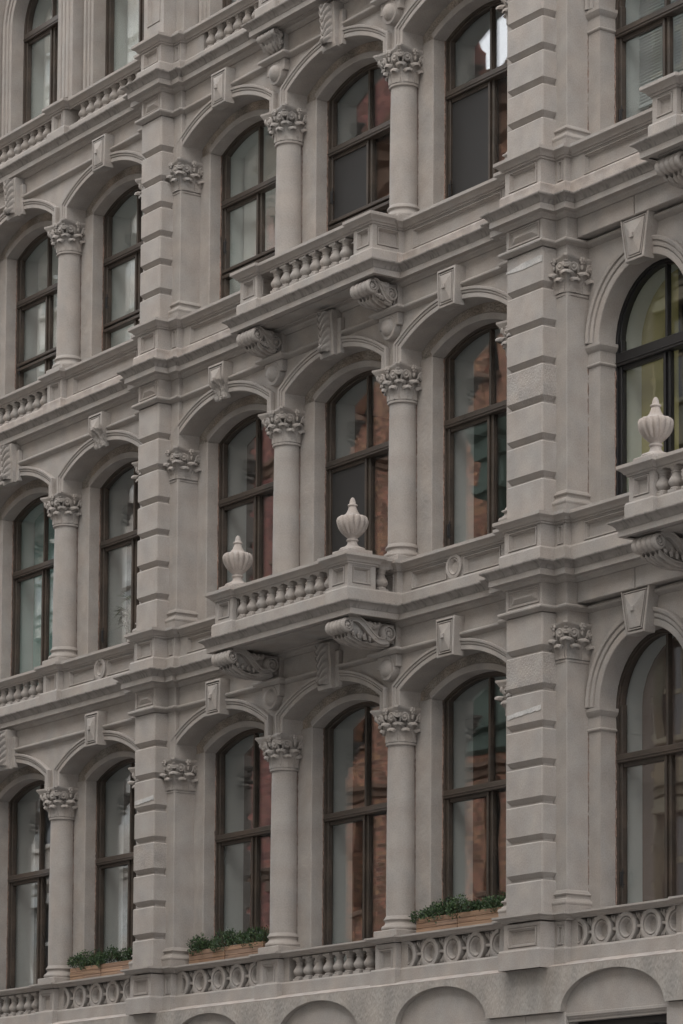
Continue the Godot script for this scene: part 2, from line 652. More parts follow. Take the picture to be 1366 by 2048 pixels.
	for q in [[0.80, 0.355], [0.90, 0.372], [0.905, 0.39], [0.93, 0.394], [0.985, 0.418], [1.0, 0.422], [1.0, h], [0.2, h]]:
		var row := PackedVector3Array()
		for p in plan:
			row.append(Vector3(p.x * q[0], q[1], p.y * q[0]))
		tiers.append(row)
	# rows run up the tiers; the plan runs anticlockwise seen from above in x and -z
	for i in tiers.size() - 1:
		for k in plan.size():
			var k2 := (k + 1) % plan.size()
			s.quad(tiers[i][k], tiers[i][k2], tiers[i + 1][k2], tiers[i + 1][k])
	return s.done(55.0)

func base_mesh() -> ArrayMesh:
	var s := Shape.new()
	s.box(-0.235, 0.235, -0.02, 0.085, -0.235, 0.235, 0.008)
	s.lathe(pv([0.2, 0.085, 0.222, 0.088, 0.232, 0.105, 0.232, 0.122, 0.222, 0.138, 0.205, 0.143, 0.203, 0.152, 0.189, 0.165, 0.184, 0.185, 0.189, 0.2, 0.2, 0.203, 0.206, 0.213, 0.203, 0.225, 0.192, 0.23, 0.19, 0.24, 0.178, 0.26]), 40)
	return s.done(35.0)

func pilaster_base(x0: float, x1: float, zf: float) -> ArrayMesh:
	var s := Shape.new()
	var path := pv([x0, JAMB, x0, zf, x1, zf, x1, JAMB - 0.02])
	s.plan_sweep(path, pv([0.05, -0.02, 0.06, 0.085, 0.055, 0.086, 0.065, 0.105, 0.065, 0.12, 0.055, 0.14, 0.038, 0.143, 0.036, 0.152, 0.02, 0.165, 0.015, 0.183, 0.02, 0.2, 0.034, 0.203, 0.04, 0.214, 0.034, 0.226, 0.014, 0.23, 0.012, 0.242, 0.0, 0.262]))
	return s.done(35.0)

func urn_mesh() -> ArrayMesh:
	var s := Shape.new()
	var prof := [[0.0, 0.0], [0.158, 0.0], [0.162, 0.015], [0.150, 0.032], [0.108, 0.048], [0.085, 0.06], [0.068, 0.078], [0.058, 0.105], [0.062, 0.118], [0.072, 0.124], [0.074, 0.134], [0.068, 0.144], [0.06, 0.148], [0.062, 0.162], [0.083, 0.18], [0.098, 0.192], [0.104, 0.200]]
	var p := PackedVector2Array()
	for q in prof:
		p.append(Vector2(q[0], q[1]))
	s.lathe(p, 36)
	var body := pv([0.098, 0.196, 0.12, 0.212, 0.15, 0.245, 0.178, 0.29, 0.192, 0.335, 0.195, 0.37, 0.186, 0.400, 0.164, 0.420, 0.128, 0.426])
	s.lathe(body, 112, Vector3.ZERO, 14, PackedFloat32Array([0.06, 0.15, 0.15, 0.13, 0.12, 0.12, 0.12, 0.09, 0.02]))
	s.lathe(pv([0.134, 0.405, 0.13, 0.427, 0.108, 0.434, 0.086, 0.452, 0.068, 0.478, 0.054, 0.51, 0.046, 0.54, 0.05, 0.545, 0.058, 0.552, 0.06, 0.56, 0.056, 0.568, 0.044, 0.574, 0.038, 0.58, 0.037, 0.6, 0.03, 0.625, 0.018, 0.648, 0.0, 0.658]), 30)
	return s.done(50.0)

func baluster_mesh(h: float) -> ArrayMesh:
	var s := Shape.new()
	var k := h / 0.31
	s.box(-0.068, 0.068, 0, 0.035 * k, -0.068, 0.068, 0.004)
	s.box(-0.07, 0.07, h - 0.03 * k, h, -0.07, 0.07, 0.004)
	var p := pv([0.055, 0.035, 0.066, 0.037, 0.069, 0.046, 0.064, 0.055, 0.05, 0.058, 0.048, 0.066, 0.062, 0.078, 0.078, 0.098, 0.084, 0.12, 0.08, 0.142, 0.067, 0.165, 0.053, 0.188, 0.045, 0.21, 0.043, 0.225, 0.052, 0.228, 0.054, 0.235, 0.052, 0.241, 0.045, 0.244, 0.047, 0.254, 0.06, 0.266, 0.066, 0.28])
	for i in p.size():
		p[i].y *= k
	s.lathe(p, 20)
	return s.done(45.0)

# flat spiral ridge on the cheek of a scroll, facing +x
func spiral(s: Shape, c: Vector3, rad: float, turns: float, start: float, hand: float, thick: float, out: float) -> void:
	var path := PackedVector3Array()
	var th := PackedFloat32Array()
	var n := int(turns * 16)
	for i in n + 1:
		var q := float(i) / n
		var a := start + hand * q * TAU * turns
		var r := rad * (1.0 - 0.78 * q)
		path.append(c + Vector3(out, r * sin(a), r * cos(a)))
		th.append(thick * (1.0 - 0.4 * q))
	s.tube(path, th, 6)

# scroll bracket: back at z = 0, top at y = 0, reach out in z
func console_mesh(reach: float, wide: float, rf: float, rb: float, drop: float) -> ArrayMesh:
	var s := Shape.new()
	var hw := wide / 2.0
	var fc := Vector2(reach - rf, -rf - 0.012)         # (z, y) of the front scroll
	var bc := Vector2(rb + 0.01, -rb - drop)           # of the rear scroll
	var pts := 22
	# body between the cheeks, its belly hanging in a leaf-ribbed curve
	var belly := PackedVector2Array()
	for i in pts + 1:
		var t := float(i) / pts
		var a := Vector2(fc.x - rf * 0.2, fc.y - rf * 0.85)
		var b := Vector2(bc.x - rb * 0.2, bc.y - rb)
		var p := a.lerp(b, t)
		var nrm := Vector2(-(b - a).y, (b - a).x).normalized()
		if nrm.y > 0:
			nrm = -nrm
		p += nrm * (0.25 * (a - b).length()) * sin(PI * pow(t, 0.8)) * 0.34
		belly.append(p)
	var r := []
	for j in 19:
		var u := -1.0 + 2.0 * j / 18
		var row := PackedVector3Array()
		for i in pts + 1:
			var t := float(i) / pts
			var rib := 0.06 * (1.0 - exp(-pow(absf(sin(absf(u) * PI * 2.4 + 2.2 * t)) / 0.5, 2.0))) + 0.005 * absf(sin(t * 12.0 - absf(u) * 4.0))
			var p := belly[i] + Vector2(-0.35, -1.0).normalized() * (rib - 0.03 * u * u)
			row.append(Vector3(u * hw * 0.90, p.y, p.x))
		r.append(row)
	for i in r.size():
		r[i].reverse()
	s.rows(r)
	var side := PackedVector2Array()
	side.append(Vector2(0, -0.02))
	side.append(Vector2(0, bc.y - rb))
	for i in range(pts, -1, -1):
		side.append(belly[i] + Vector2(0, 0.012))
	side.append(Vector2(fc.x, -0.02))
	var keep := s.xf
	# (x, y, z) of the prism becomes (z, y, -x)
	s.xf = Transform3D(Basis(Vector3(0, 0, 1), Vector3(0, 1, 0), Vector3(-1, 0, 0)), Vector3.ZERO)
	s.prism(side, -hw * 0.62, hw * 0.62, true)
	s.xf = keep
	# scrolls: rolls beaded along x
	for q in [[fc, rf, true], [bc, rb, false]]:
		var c: Vector2 = q[0]
		var rad: float = q[1]
		var prof := PackedVector2Array()
		prof.append(Vector2(0.0, -hw + 0.035))
		prof.append(Vector2(rad * 0.62, -hw + 0.035))
		prof.append(Vector2(rad * 0.66, -hw))
		var beads: int = 5 if q[2] else 3
		for i in beads * 8 + 1:
			var t := float(i) / (beads * 8)
			var bulge := pow(absf(sin(PI * t * beads)), 0.6)
			prof.append(Vector2(rad * (0.78 + 0.22 * bulge), lerpf(-hw, hw, t)))
		prof.append(Vector2(rad * 0.66, hw))
		prof.append(Vector2(rad * 0.62, hw - 0.035))
		prof.append(Vector2(0.0, hw - 0.035))
		s.xf = Transform3D(Basis(Vector3(0, -1, 0), Vector3(1, 0, 0), Vector3(0, 0, 1)), Vector3(0, c.y, c.x))
		s.lathe(prof, 28)
		s.xf = keep
	for cheek in [-1.0, 1.0]:
		var x: float = cheek * hw
		s.xf = Transform3D()
		spiral(s, Vector3(x * 0.92, fc.y, fc.x), rf * 0.60, 1.3, PI * 0.55, 1.0, rf * 0.17, 0.0)
		spiral(s, Vector3(x * 0.92, bc.y, bc.x), rb * 0.60, 1.4, -PI * 0.55, 1.0, rb * 0.17, 0.0)
		s.ball(Vector3(x * 0.9, fc.y, fc.x), Vector3(0.03, rf * 0.26, rf * 0.26), 8, 5)
		s.ball(Vector3(x * 0.9, bc.y, bc.x), Vector3(0.03, rb * 0.28, rb * 0.28), 8, 5)
		# the band that runs from the top of the front scroll to the foot of the rear one
		var strip := []
		for i in 21:
			var t := i / 20.0
			var pos := []
			for k in 2:
				var t2 := t + 0.02 * k
				var a := Vector2(fc.x - rf * 0.1, fc.y + rf * 0.80)
				var b := Vector2(bc.x + rb * 0.15, bc.y - rb * 0.80)
				pos.append(a.lerp(b, t2) + Vector2(0.0, 0.05 * sin(TAU * t2) * (reach / 0.7)))
			var dir: Vector2 = (pos[1] - pos[0]).normalized()
			var nn := Vector2(-dir.y, dir.x) * (0.026 * reach / 0.7 + 0.010)
			var row := PackedVector3Array()
			for q in [[-1.0, 0.7], [-1.0, 1.0], [-0.55, 1.0], [-0.4, 0.93], [0.4, 0.93], [0.55, 1.0], [1.0, 1.0], [1.0, 0.7]]:
				var p: Vector2 = pos[0] + nn * q[0]
				row.append(Vector3(x * q[1], p.y, p.x))
			if cheek > 0:
				row.reverse()
			strip.append(row)
		s.rows(strip)
		# leaves in the two corners the band leaves open
		for k in 5:
			var t := 0.22 + 0.13 * k
			var top := Vector2(lerpf(fc.x, bc.x, t) - 0.03, -0.03)
			var foot := Vector2(lerpf(fc.x, bc.x, 0.62) - 0.02, bc.y + rb * 0.35)
			s.tube(PackedVector3Array([Vector3(x * 0.80, foot.y, foot.x), Vector3(x * 0.90, (top.y + foot.y) / 2, (top.x + foot.x) / 2 - 0.01), Vector3(x * 0.84, top.y, top.x)]), PackedFloat32Array([0.010, 0.022, 0.016]), 6)
		for k in 6:
			var t := 0.16 + 0.14 * k
			var i := int(t * pts)
			var p := belly[i]
			var q := p.lerp(Vector2(fc.x, fc.y).lerp(bc, t), 0.62)
			s.tube(PackedVector3Array([Vector3(x * 0.80, q.y, q.x), Vector3(x * 0.88, (p.y + q.y) / 2, (p.x + q.x) / 2 + 0.02), Vector3(x * 0.80, p.y + 0.004, p.x)]), PackedFloat32Array([0.010, 0.021, 0.015]), 6)
	return s.done(50.0)

# the leaf-carved keystone: a curled acanthus on a tall block; y runs from 0 to h
func leaf_keystone(h: float, deep: float) -> ArrayMesh:
	var s := Shape.new()
	# plain stone behind, wider to the right and left as a flat strip
	s.box(-0.225, 0.225, 0.01, h - 0.10, 0, deep * 0.45, 0.008)
	var side := PackedVector2Array([Vector2(0, 0), Vector2(deep * 0.72, 0.0), Vector2(deep * 0.80, 0.05), Vector2(deep * 0.84, h * 0.5), Vector2(deep, h * 0.85), Vector2(deep * 0.98, h), Vector2(0, h)])
	var keep := s.xf
	s.xf = Transform3D(Basis(Vector3(0, 0, 1), Vector3(0, 1, 0), Vector3(-1, 0, 0)), Vector3.ZERO)
	s.prism(side, -0.155, 0.155, true)
	s.xf = keep
	var r := []
	for j in 25:
		var u := -1.0 + 2.0 * j / 24
		var row := PackedVector3Array()
		for i in 41:
			var t := i / 40.0
			var z := lerpf(deep * 0.82, deep * 0.86, clampf(t * 2.0, 0, 1)) + (deep * 0.14) * smoothstep(0.4, 0.85, t)
			var lobe := 1.0 - exp(-pow(absf(sin(PI * (t * 5.6 - absf(u) * 1.9))) / 0.45, 2.0))
			var edge := 1.0 - pow(absf(u), 4.0)
			z += (0.10 * edge * lobe * (0.5 + 0.5 * minf(1.0, absf(u) * 3.0)) + 0.06 * edge * exp(-u * u * 26.0)) - 0.015
			if t < 0.16:
				z += 0.025 * sin(PI * t / 0.16) * edge
			if absf(u) > 0.98:
				z -= 0.03
			row.append(Vector3(u * 0.128 * (0.78 + 0.22 * t), 0.05 + t * (h - 0.07), z))
		r.append(row)
	s.rows(r)
	return s.done(50.0)

# wedge with a raised pyramid in a sunk frame; y runs from 0 to h; broken: its lower part has crumbled away
func plain_keystone(h: float, top: float, bottom: float, deep: float, broken: bool) -> ArrayMesh:
	var s := Shape.new()
	var y0 := 0.0
	s.prism(pv([-bottom, y0, bottom, y0, top, h, -top, h]), 0, deep * 0.62)
	# sunk frame and pyramid on the front
	var ring := func(k: float, z: float) -> Array:
		var b := bottom - k
		var t := top - k
		return [Vector3(-b, y0 + k, z), Vector3(b, y0 + k, z), Vector3(t, h - k, z), Vector3(-t, h - k, z)]
	var last: Array = ring.call(0.0, deep * 0.62)
	for q in [[0.0, deep * 0.84], [0.005, deep * 0.88], [0.026, deep * 0.90], [0.027, deep * 0.60], [0.045, deep * 0.60], [0.046, deep * 0.88], [0.056, deep * 0.88], [0.057, deep * 0.70], [0.068, deep * 0.70], [0.069, deep * 0.9]]:
		var r: Array = ring.call(q[0], q[1])
		for i in 4:
			var j := (i + 1) % 4
			s.quad(last[i], last[j], r[j], r[i])
		last = r
	var c := Vector3(0, h * 0.52, deep * 1.12)
	for i in 4:
		s.tri(last[i], last[(i + 1) % 4], c)
	s.box(-0.03, 0.03, h * 0.52 - 0.03, h * 0.52 + 0.03, deep * 0.9, deep * 1.2, 0.006)
	if broken:
		# rubble face where the lower half has gone: every point below the break is pushed back unevenly
		var n := FastNoiseLite.new()
		n.seed = 5
		n.frequency = 6.0
		var fine := PackedVector3Array()
		for i in range(0, s.v.size(), 3):
			var tris := [[s.v[i], s.v[i + 1], s.v[i + 2]]]
			for level in 3:
				var next := []
				for t in tris:
					var ab: Vector3 = (t[0] + t[1]) / 2.0
					var bc: Vector3 = (t[1] + t[2]) / 2.0
					var ca: Vector3 = (t[2] + t[0]) / 2.0
					next.append([t[0], ab, ca])
					next.append([ab, t[1], bc])
					next.append([ca, bc, t[2]])
					next.append([ab, bc, ca])
				tris = next
			for t in tris:
				for p in t:
					var cut := smoothstep(0.50, 0.34, (p.y / h) + 0.12 * n.get_noise_2d(p.x * 3.0, p.y * 3.0 + 9.0))
					var back: float = deep * (0.42 + 0.30 * n.get_noise_2d(p.x * 2.0 + 4.0, p.y * 2.0) + 0.25 * p.y / h)
					fine.append(Vector3(p.x * (1.0 - 0.16 * cut), p.y + cut * 0.03 * n.get_noise_2d(p.x * 5.0, p.z * 5.0), lerpf(p.z, minf(p.z, back), cut)))
		s.v = fine
		return s.done(20.0)
	return s.done(0.0)

func ring_mesh(r: float, from := 0.0, to := TAU, squeeze := 1.0, lift := 0.0) -> ArrayMesh:
	var s := Shape.new()
	s.xf = Transform3D(Basis(Vector3(1, 0, 0), Vector3(0, 0, 1), Vector3(0, -1, 0)), Vector3.ZERO)
	var prof := pv([r, -0.09, r, 0.006, r - 0.006, 0.012, r * 0.73, 0.012, r * 0.70, -0.016, r * 0.66, -0.016, r * 0.63, 0.004, r * 0.57, 0.002, r * 0.44, -0.045, r * 0.42, -0.06, 0.0, -0.06])
	for i in prof.size():
		prof[i].y = prof[i].y * squeeze + lift
	s.lathe(prof, 40, Vector3.ZERO, 0, PackedFloat32Array(), from, to)
	return s.done(35.0)

# the leaf tie between two rings
func tie_mesh(r: float) -> ArrayMesh:
	var s := Shape.new()
	s.box(-0.06, 0.06, -0.018, 0.018, -0.09, -0.012, 0.006)
	for m in [-1.0, 1.0]:
		for k in [-1.0, -0.45, 0.45, 1.0]:
			var x: float = k * 0.072
			s.tube(PackedVector3Array([Vector3(x * 0.15, m * 0.025, -0.05), Vector3(x * 0.3, m * 0.08, -0.04), Vector3(x * 0.8, m * (0.135 - 0.02 * absf(k)), -0.035), Vector3(x * 1.15, m * (r - 0.018 - 0.01 * absf(k)), -0.04)]), PackedFloat32Array([0.010, 0.015, 0.017, 0.012]), 6)
		s.ball(Vector3(-0.085, m * (r - 0.02), -0.05), Vector3(0.018, 0.018, 0.02), 6, 4)
		s.ball(Vector3(0.085, m * (r - 0.02), -0.02), Vector3(0.022, 0.022, 0.02), 6, 4)
	return s.done(50.0)

# ---------------------------------------------------------------- mouldings
func cornice_profile(y: float) -> PackedVector2Array:
	return shifted(pv([0.0, -0.215, 0.02, -0.215, 0.03, -0.20, 0.055, -0.185, 0.065, -0.165, 0.075, -0.162, 0.14, -0.162, 0.14, -0.092, 0.147, -0.09, 0.15, -0.082, 0.16, -0.062, 0.178, -0.042, 0.20, -0.028, 0.212, -0.024, 0.22, -0.012, 0.22, 0.0, 0.0, 0.03]), 0.0, y)

func rail_profile(y: float, tall := 1.0) -> PackedVector2Array:
	var p := pv([0.0, -0.118, 0.018, -0.118, 0.022, -0.098, 0.04, -0.094, 0.052, -0.072, 0.078, -0.052, 0.088, -0.048, 0.1, -0.036, 0.1, 0.0, 0.0, 0.012])
	for i in p.size():
		p[i].y *= tall
	return shifted(p, 0.0, y)

func plinth_profile(y0: float, y1: float, out: float) -> PackedVector2Array:
	return pv([out, y0, out, y1 - 0.022, out - 0.012, y1, 0.0, y1 + 0.004])

func belt_profile(y: float) -> PackedVector2Array:
	return shifted(pv([0.0, -0.002, 0.012, 0.0, 0.03, 0.012, 0.055, 0.02, 0.07, 0.034, 0.072, 0.05, 0.062, 0.064, 0.04, 0.07, 0.0, 0.074]), 0.0, y)

# the plan line of the facade: bays, pilasters, piers, and what else breaks forward
func plan_line(bay: float, pil: float, pier: float, breaks: Array, right := WALL) -> PackedVector2Array:
	var p := PackedVector2Array()
	p.append(Vector2(-14.6, bay))
	var steps := []
	for q in PIERS:
		steps.append([q[0], q[1], pier, q[0] - 0.26, q[1] + 0.19, pil])
	for b in breaks:
		steps.append(b)
	steps.sort_custom(func(a, b): return a[0] < b[0])
	for q in steps:
		if q.size() == 6:
			for w in [Vector2(q[3], bay), Vector2(q[3], q[5]), Vector2(q[0], q[5]), Vector2(q[0], q[2]), Vector2(q[1], q[2]), Vector2(q[1], q[5]), Vector2(q[4], q[5]), Vector2(q[4], bay)]:
				p.append(w)
		else:
			for w in [Vector2(q[0], bay), Vector2(q[0], q[2]), Vector2(q[1], q[2]), Vector2(q[1], bay)]:
				p.append(w)
	if p[p.size() - 1].x < 3.6:
		p[p.size() - 1].y = right
	p.append(Vector2(8.8, right))
	return p

# ---------------------------------------------------------------- pieces of the facade
func column(x: float, f: int) -> void:
	var c := part("column", house, Vector3(x, RAIL[f], 0))
	put("base", kit.base, mat.stone, c)
	var h: float = NECK[f] - RAIL[f]
	var s := Shape.new()
	var p := PackedVector2Array()
	for i in 13:
		var t := i / 12.0
		var r := 0.176 - 0.013 * t * t
		if i == 12:
			r = 0.163
		p.append(Vector2(r, lerpf(0.255, h + 0.002, t)))
	s.lathe(p, 40)
	put("shaft", s.done(40.0), mat.stone, c)
	put("capital", kit.capital, mat.carved, c, Vector3(0, h, 0))
	for side in [-1.0, 1.0]:
		seam(c, side * 0.136, JAMB + 0.003, 0.26, h, 0.009, int(x * 10.0) + f + int(side) * 3)

func pier(k: int, f: int) -> void:
	var x0: float = PIERS[k][0]
	var x1: float = PIERS[k][1]
	var o := part("pier", house)
	var top: float = NECK[f] + 1.075
	var s := Shape.new()
	s.box(x0 + 0.05, x1 - 0.05, RAIL[f] - 0.02, NECK[f] + 1.5, -0.3, 0.345)
	put("core", s.done(), mat.stone, o)
	var cuts: Array = [[8.638, 8.206, 7.783, 7.359, 6.938, 6.51, 6.082], [12.778, 12.353, 11.914, 11.473, 11.04, 10.605], [16.706, 16.295, 15.937, 15.54, 15.146, 14.752]][f]
	var upper := top
	for i in cuts.size() + 1:
		var lower: float = cuts[i] if i < cuts.size() else RAIL[f] + 0.002
		var last: bool = i == cuts.size()
		var b := Shape.new()
		var e := rng.randf_range(0.010, 0.020)
		lower += 0.0 if last else rng.randf_range(-0.004, 0.004)
		var zf := 0.40 + rng.randf_range(-0.003, 0.003)
		var path := pv([x0, 0.0, x0, zf - e, x0 + e, zf, x1 - e, zf, x1, zf - e, x1, 0.0])
		var prof := PackedVector2Array()
		if not last:
			prof.append(Vector2(-0.06, lower - 0.056))
			prof.append(Vector2(-0.048, lower - 0.05))
			prof.append(Vector2(-0.006, lower - 0.004))
		prof.append(Vector2(0.0, lower))
		prof.append(Vector2(0.0, upper - 0.014))
		prof.append(Vector2(-0.012, upper))
		prof.append(Vector2(-0.06, upper + 0.002))
		b.plan_sweep(path, prof)
		var hewn: bool = k == 2 and ((f == 1 and i == 3) or (f == 0 and i == 1)) or k == 1 and f == 0 and i == 4
		put("block", b.done(), mat.hewn if hewn else mat.stone, o)
		upper = lower - 0.084
	# frieze block with a raised pyramid
	var y0: float = NECK[f] + 1.145
	var y1: float = NECK[f] + 1.41
	var fr := Shape.new()
	fr.box(x0 + 0.004, x1 - 0.004, y0, y1 + 0.06, 0.0, 0.375)
	fr.sunk(Vector3(x0, y0, 0.40), Vector3.RIGHT, Vector3.UP, x1 - x0, y1 - y0 + 0.06, 0.035, x1 - x0 - 0.05, 0.035, y1 - y0 - 0.015, 0.02)
	fr.quad(Vector3(x1, y0, 0.40), Vector3(x1, y0, 0.3), Vector3(x1, y1, 0.3), Vector3(x1, y1, 0.40))
	fr.quad(Vector3(x0, y0, 0.3), Vector3(x0, y0, 0.40), Vector3(x0, y1, 0.40), Vector3(x0, y1, 0.3))
	var a := Vector3(x0 + 0.08, y0 + 0.08, 0.382)
	var b2 := Vector3(x1 - 0.095, y0 + 0.08, 0.382)
	var c2 := Vector3(x1 - 0.095, y1 - 0.06, 0.382)
	var d2 := Vector3(x0 + 0.08, y1 - 0.06, 0.382)
	var m := (y1 - y0) * 0.42
	var p := Vector3(x0 + 0.08 + m, (y0 + y1) / 2, 0.42)
	var q := Vector3(x1 - 0.095 - m * 0.7, (y0 + y1) / 2, 0.42)
	fr.quad(a, b2, q, p)
	fr.tri(b2, c2, q)
	fr.quad(c2, d2, p, q)
	fr.tri(d2, a, p)
	put("frieze_block", fr.done(), mat.stone, o)

# flat pilaster beside a pier, its free corner at x; side is -1 to the left of the pier; its capital stands at y
func pilaster(x: float, side: float, f: int, y: float) -> void:
	var o := part("pilaster", house)
	var x0 := minf(x, x - side * 0.37)
	var x1 := maxf(x, x - side * 0.37)
	var s := Shape.new()
	s.box(x0, x1, RAIL[f] + 0.2, NECK[f] + 1.5, -0.3, 0.2, 0.006)
	put("shaft", s.done(), mat.stone, o)
	put("base", pilaster_base(x0, x1, 0.2), mat.stone, o, Vector3(0, RAIL[f], 0))
	put("capital", kit.square_capital, mat.carved, o, Vector3(x - side * 0.185, y, 0.015))

# one arched cell of the wall above the capitals, its archivolt, the inner arch and the jambs
func arch_cell(xc: float, f: int, left: float, right: float) -> void:
	var n: float = NECK[f]
	var o := part("arch", house)
	var spring := n + 0.64
	var a := arc(xc, 1.07, spring, 0.31, 22)
	var poly := PackedVector2Array([Vector2(left, n + 0.445), Vector2(xc - 1.07, n + 0.445)])
	poly.append_array(a)
	poly.append_array(PackedVector2Array([Vector2(xc + 1.07, n + 0.445), Vector2(right, n + 0.445), Vector2(right, n + 1.56), Vector2(left, n + 1.56)]))
	var s := Shape.new()
	s.prism(poly, -0.14, WALL)
	put("spandrel", s.done(25.0), mat.stone, o)
	var curve := PackedVector2Array([Vector2(xc - 1.07, n + 0.447)])
	curve.append_array(a)
	curve.append(Vector2(xc + 1.07, n + 0.447))
	var m := Shape.new()
	m.face_sweep(curve, pv([-0.003, 0.05, -0.003, 0.176, 0.003, 0.182, 0.05, 0.182, 0.054, 0.172, 0.06, 0.172, 0.064, 0.19, 0.082, 0.196, 0.086, 0.184, 0.092, 0.184, 0.096, 0.205, 0.122, 0.208, 0.128, 0.2, 0.128, 0.13]))
	put("archivolt", m.done(25.0), mat.stone, o)
	# inner arch over the window, rough wall between
	var sp := n + 0.53
	var inner := arc(xc, 0.825, sp, 0.215, 18)
	var back := PackedVector2Array([Vector2(xc - 1.3, sp), Vector2(xc - 0.88, sp)])
	back.append_array(arc(xc, 0.88, sp, 0.25, 16))
	back.append_array(PackedVector2Array([Vector2(xc + 0.88, sp), Vector2(xc + 1.3, sp), Vector2(xc + 1.3, n + 1.1), Vector2(xc - 1.3, n + 1.1)]))
	var t := Shape.new()
	t.prism(back, -0.30, -0.135)
	put("tympanum", t.done(), mat.rough, o)
	var ring := Shape.new()
	ring.face_sweep(inner, pv([0.0, -0.42, 0.0, -0.117, 0.008, -0.108, 0.075, -0.108, 0.085, -0.118, 0.085, -0.2]))
	put("inner_arch", ring.done(25.0), mat.stone, o)
	for side in [-1.0, 1.0]:
		var j := Shape.new()
		var x: float = xc + side * 0.825
		var x2: float = xc + side * 1.32
		j.box(minf(x, x2), maxf(x, x2), SHELF[f] + 0.15, sp + 0.002, -0.42, JAMB + side * 0.0006, 0.008)
		put("jamb", j.done(), mat.tooled, o)
		seam(o, xc + side * 0.822, GLASS + 0.004, RAIL[f], sp, 0.011, int(xc * 10.0) + f * 7 + int(side))

# brown metal window: outer frame, arched light above a transom, two casements below
func window(xc: float, hw: float, f: int, sill: float, spring: float, rise: float, zf: float, look: Dictionary) -> Node3D:
	var o := part("window", house)
	var fm: Material = look.get("frame", mat.bronze)
	var mul: float = xc + look.get("mullion", 0.05)
	var tb: float = look.transom
	var tt: float = tb + look.get("transom_high", 0.10)
	var line := PackedVector2Array([Vector2(xc - hw, sill)])
	line.append_array(arc(xc, hw, spring, rise, 20))
	line.append(Vector2(xc + hw, sill))
	var s := Shape.new()
	s.face_sweep(line, pv([-0.032, zf - 0.12, -0.032, zf - 0.012, -0.028, zf, 0.0, zf, 0.004, zf - 0.12]), true)
	s.face_sweep(line, pv([-0.052, zf - 0.10, -0.052, zf - 0.03, -0.048, zf - 0.025, -0.030, zf - 0.025]))
	for side in [-1.0, 1.0]:
		var jx: float = xc + side * (hw - 0.062)
		s.box(jx - 0.018, jx + 0.018, sill, spring + 0.04, zf - 0.1, zf - 0.022, 0.005)
	s.box(xc - hw + 0.04, xc + hw - 0.04, sill, sill + 0.07, zf - 0.1, zf - 0.022, 0.006)
	put("frame", s.done(25.0), fm, o)
	var t := Shape.new()
	t.box(xc - hw + 0.02, xc + hw - 0.02, tb, tt, zf - 0.11, zf + 0.012, 0.008)
	t.box(xc - hw + 0.02, xc + hw - 0.02, tb + 0.03, tb + 0.045, zf - 0.05, zf + 0.022, 0.004)
	put("transom", t.done(), fm, o)
	var m := Shape.new()
	var top := spring + rise - 0.06
	m.box(mul - 0.018, mul + 0.018, tt - 0.01, top, zf - 0.1, zf - 0.03, 0.006)
	put("mullion", m.done(), fm, o)
	var low: float = sill + 0.05
	var b := Shape.new()
	b.box(mul - 0.05, mul - 0.012, low, tb + 0.01, zf - 0.09, zf - 0.028, 0.006)
	b.box(mul - 0.008, mul + 0.04, low, tb + 0.01, zf - 0.12, zf - 0.055, 0.006)
	b.box(xc - hw + 0.085, mul - 0.02, tb - 0.045, tb + 0.005, zf - 0.09, zf - 0.035, 0.005)
	put("casement", b.done(), fm, o)
	if look.has("lower_bar"):
		var l: float = look.lower_bar
		var lb := Shape.new()
		lb.box(xc - hw + 0.02, xc + hw - 0.02, l, l + 0.045, zf - 0.11, zf, 0.006)
		lb.box(xc - hw + 0.02, xc + hw - 0.02, l + 0.07, l + 0.115, zf - 0.11, zf + 0.004, 0.006)
		put("lower_rail", lb.done(), fm, o)
	# panes
	var pm: Material = look.get("pane", mat.pane)
	var za := zf - 0.072
	for side in 2:
		var xa: float = xc - hw + 0.06 if side == 0 else mul + 0.01
		var xb: float = mul - 0.01 if side == 0 else xc + hw - 0.06
		var up := PackedVector2Array([Vector2(xa, tt - 0.01)])
		for q in arc(xc, hw - 0.05, spring, rise - 0.03, 30):
			if q.x > xa and q.x < xb:
				up.append(q)
		if side == 0:
			up.append(Vector2(xb, up[up.size() - 1].y))
		else:
			up.insert(1, Vector2(xa, up[1].y))
		up.append(Vector2(xb, tt - 0.01))
		var p := Shape.new()
		p.prism(up, za - 0.006, za, true)
		p.prism(up, za - 0.024, za - 0.018, true)
		put("pane", p.done(), pm, o)
		var g := Shape.new()
		var zb := za - (0.02 if side else 0.0)
		g.box(xa, xb, low, tb + 0.01, zb - 0.006, zb)
		g.box(xa, xb, low, tb + 0.01, zb - 0.024, zb - 0.018)
		put("pane", g.done(), pm, o)
	if look.get("screen", false):
		var sc := Shape.new()
		sc.box(xc - hw + 0.07, mul - 0.045, low, tb - 0.03, za + 0.012, za + 0.018)
		put("insect_screen", sc.done(), mat.screen, o)
	if look.get("handle", true):
		var h := Shape.new()
		var hy: float = sill + look.get("handle_at", 0.40)
		h.box(xc - hw + 0.052, xc - hw + 0.082, hy - 0.06, hy + 0.1, zf - 0.03, zf - 0.002, 0.006)
		h.tube(PackedVector3Array([Vector3(xc - hw + 0.11, hy - 0.09, zf - 0.005), Vector3(xc - hw + 0.11, hy + 0.13, zf - 0.005)]), PackedFloat32Array([0.008, 0.008]), 6)
		for d in [-0.05, 0.08]:
			h.box(xc - hw + 0.106, xc - hw + 0.114, hy + d - 0.008, hy + d + 0.008, zf - 0.03, zf - 0.004)
		put("handle", h.done(), mat.black, o)
	# plastered inner reveal
	var rv := Shape.new()
	var deep: float = look.get("reveal", 0.30)
	rv.box(xc - hw - 0.06, xc - hw + 0.035, sill - 0.02, spring + rise + 0.1, zf - 0.12 - deep, zf - 0.12)
